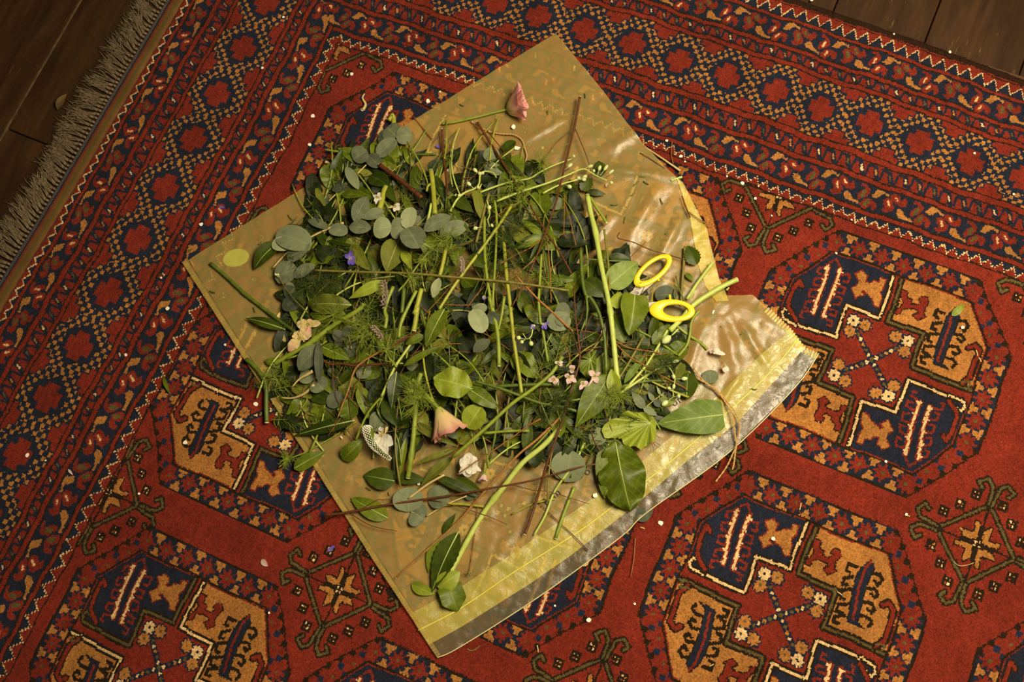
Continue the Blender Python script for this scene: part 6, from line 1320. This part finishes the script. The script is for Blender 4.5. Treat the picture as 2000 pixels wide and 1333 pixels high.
# ---------------------------------------------------------------- twine
M_TW = noise_mat('jute_twine', lin(176, 138, 82), lin(206, 170, 110), 500, .9, .1, .6, (1, 1, 1))
def twine(label, strands, k, off):
    P0 = P3(*strands[0][0], k, off); root = empty('twine', P0); tag(root, label, 'string')
    for st in strands:
        P = path3(st, k, off, n=10); mb = MB()
        for ply in range(2):
            pts = []
            for i, c in enumerate(P):
                d = (P[min(i + 1, len(P) - 1)] - P[max(i - 1, 0)]).normalized(); sd = Vector((0, 0, 1)).cross(d); a = i * 1.1 + ply * math.pi; pts.append(c - root.location + sd * math.cos(a) * .0008 + Vector((0, 0, 1)) * math.sin(a) * .0008)
            mb.add(sweep(pts, .0011, 5))
        mb.build('strand', M_TW, root)
twine('doubled jute twine curling over the hem of the bag at the right', [ML(('l', [(390,490),(500,570),(560,600),(640,660),(720,760),(780,870),(800,980),(815,1080),(825,1160),(790,1240)]), ('o', [(1500,690),(1418,800)])), ML(('l', [(440,460),(540,590),(640,650),(740,760),(820,870),(855,970),(845,1070),(825,1160),(815,1220)]), ('o', [(1562,650),(1550,705)]))], .25, .010)
twine('short loop of jute twine at the top of the heap', [D_([(210,295),(290,350),(400,402),(520,425),(640,432),(720,480),(755,570),(775,650),(755,720),(728,772)])], .2, .005)

# ---------------------------------------------------------------- scraps on the bag, the rug and the floor
M_SCR = noise_mat('white_petal_scrap', lin(232, 222, 196), lin(246, 240, 222), 300, .7)
def scrap(x, y, s, label, group, mat=None, z=-.0075, el=1.0, ang=None):
    p = P3(x, y, 0, z); n = 7; V_ = []; a0 = lr.uniform(0, 6.28) if ang is None else ang; r = s * .0005
    for zz in (0, .0011):
        for i in range(n):
            a = 6.283 * i / n; q = Vector((math.cos(a) * r * el * lr.uniform(.7, 1.2), math.sin(a) * r / el * lr.uniform(.7, 1.2), zz + lr.uniform(0, .0012))); V_.append(Matrix.Rotation(a0, 3, 'Z') @ q)
    F_ = [tuple(range(n))[::-1], tuple(range(n, 2 * n))] + [(i, (i + 1) % n, n + (i + 1) % n, n + i) for i in range(n)]
    me = mesh('petal_scrap', V_, F_, False); me.materials.append(mat or M_SCR); o = obj('petal_scrap', me); o.location = p; tag(o, label, 'scrap', group); return o
for x, y, s in [(554,34,6),(513,133,7),(393,439,9),(327,603,9),(315,543,5),(246,694,7),(362,865,9),(54,890,9),(500,790,10),(687,145,8),(611,227,9),(605,283,8),(836,198,9),(1302,275,6),(1330,306,8),(1338,316,4),(1450,358,8),(1290,1022,10),(1510,1053,8),(1420,345,4),(1903,300,5),(1855,102,6),(1746,67,4),(1585,0,7),(1880,640,7),(1663,430,4),(1730,902,6),(1150,1212,9),(1095,1105,5),(1240,1180,5),(526,1198,5),(1084,1184,4),(272,965,5),(440,674,5),(1770,1005,5),(1633,495,5),(1475,388,6),(1507,422,4),(1980,380,5),(90,900,4),(1060,290,6),(708,215,7)]:
    scrap(x, y, s, near_label('tiny white scrap', x, y, RUGN), 'white scraps strewn over the rug')
for x, y, s, el in [(1003,248,10,1),(1010,290,11,1.3),(860,180,4,1),(650,585,9,1),(870,273,5,1),(876,333,6,1),(818,945,7,1),(1163,968,9,1),(898,1143,9,1),(745,992,4,1.2),(667,855,5,1.6),(1393,610,6,1.6),(1185,362,6,1.4),(1128,398,7,1.4)]:
    scrap(x, y, s, near_label('tiny pale scrap on the bag', x, y), 'pale scraps on the bag', None, .003, el)
put_stem('shred', [(712,183),(708,192),(714,204),(709,215)], 5, 'straw', 'curled white shred on the navy motif at the upper left of the bag', 'scrap', k=0, off=-.004, taper=(.5, 1.3))
LF('pale lilac petal on the rug below the lower left of the bag', 'M', (511,1094), (523,1107), 12, 'lilac', 'ovate', 'petal', k=0, off=-.007)
LF('violet petal on the rug star left of the bag', 'M', (640,1078), (655,1066), 7, 'violet', 'ovate', 'petal', k=0, off=-.007)
LF('lilac petal shred on the left border of the rug', 'M', (133,917), (143,929), 5, 'lilac', 'lance', 'petal', k=0, off=-.007)
LF('small violet petal on the left border flowers', 'M', (428,404), (440,406), 5, 'violet', 'ovate', 'petal', k=0, off=-.007)
LF('lilac petal on the upper bag, left of the upright twig', 'M', (851,284), (860,289), 6, 'violet', 'ovate', 'petal', k=0, off=.002)
LF('white petal near the lowest leaves of the bag', 'M', (896,1150), (899,1161), 10, 'white', 'ovate', 'petal', k=0, off=.003)
LF('cream petal shred, upper, left of the peach wilted petals', 'M', (541,625), (547,610), 6, 'cream', 'ovate', 'petal', k=0, off=.003)
LF('cream curled petal, lower, left of the peach wilted petals', 'M', (556,672), (551,650), 11, 'cream', 'ovate', 'petal', k=0, off=.003)
for x, y, dx, dy in [(1772,1008,10,2),(1563,990,-3,14),(1908,690,3,12),(1914,703,5,9),(1050,1268,2,14),(1255,1032,9,3),(1640,1160,10,7),(1390,1300,-8,4)]:
    put_stem('chaff', [(x - dx / 2, y - dy / 2), (x + .5, y), (x + dx / 2, y + dy / 2)], 2.6, 'straw', near_label('straw-coloured chaff bit', x, y, RUGN), 'scrap', k=0, off=-.0072, group='chaff on the rug')
put_stem('thread', [(1862,1098),(1875,1106),(1890,1104),(1902,1100)], 1.4, 'straw', 'white thread on the star motif at the right of the rug', 'thread', k=0, off=-.0072)
put_stem('thread', [(912,1268),(920,1272),(930,1268),(937,1262)], 2.4, 'olive', 'dark curled stalk shred on the rug below the bag', 'scrap', k=0, off=-.0072)
nr = random.Random(9)
for x, y in [(372,487),(567,425),(600,412),(508,475),(415,570),(545,580),(497,605),(1143,187),(1070,220),(1255,345),(1262,357),(1243,358),(1275,383),(1292,393),(1303,455),(1185,425),(1220,430),(1165,420),(1260,430),(1450,650),(1473,760),(1404,872),(1410,640),(1160,1150),(760,965),(720,955),(690,980),(1200,400),(1235,380),(1045,330),(902,205)]:
    a = nr.uniform(0, 6.28); r = nr.uniform(4, 7)
    put_stem('needle_leaf', [(x - r * math.cos(a), y - r * math.sin(a)), (x, y + 1), (x + r * math.cos(a), y + r * math.sin(a))], 2.2, 'dgreen', near_label('dark needle leaf', x, y), 'leaf', k=0, off=.0025, group='needle leaves on the bag')
def dry(x, y, x2, y2, w, lb):
    LF(lb, 'M', (x, y), (x2, y2), w, 'dry', 'lance', 'dry_leaf', k=0, off=-.012, curl=.25, fold=.3)
dry(112, 215, 131, 183, 16, 'dry brown papery scrap on the floorboards beside the fringe')

# of several alike beside one landmark, say how far out each lies
WORDS = ['nearest to it', 'second nearest', 'third nearest', 'fourth nearest', 'fifth nearest', 'sixth nearest', 'seventh nearest', 'eighth nearest', 'ninth nearest', 'tenth nearest', 'eleventh nearest', 'twelfth nearest']
for o in list(S.objects):
    l = o.get('label')
    if l and '#' in l:
        s, i = l.rsplit('#', 1); ds = LAB[s]; r = sorted(range(len(ds)), key=lambda q: ds[q]).index(int(i))
        o['label'] = s if len(ds) == 1 else s + ', ' + WORDS[min(r, len(WORDS) - 1)]
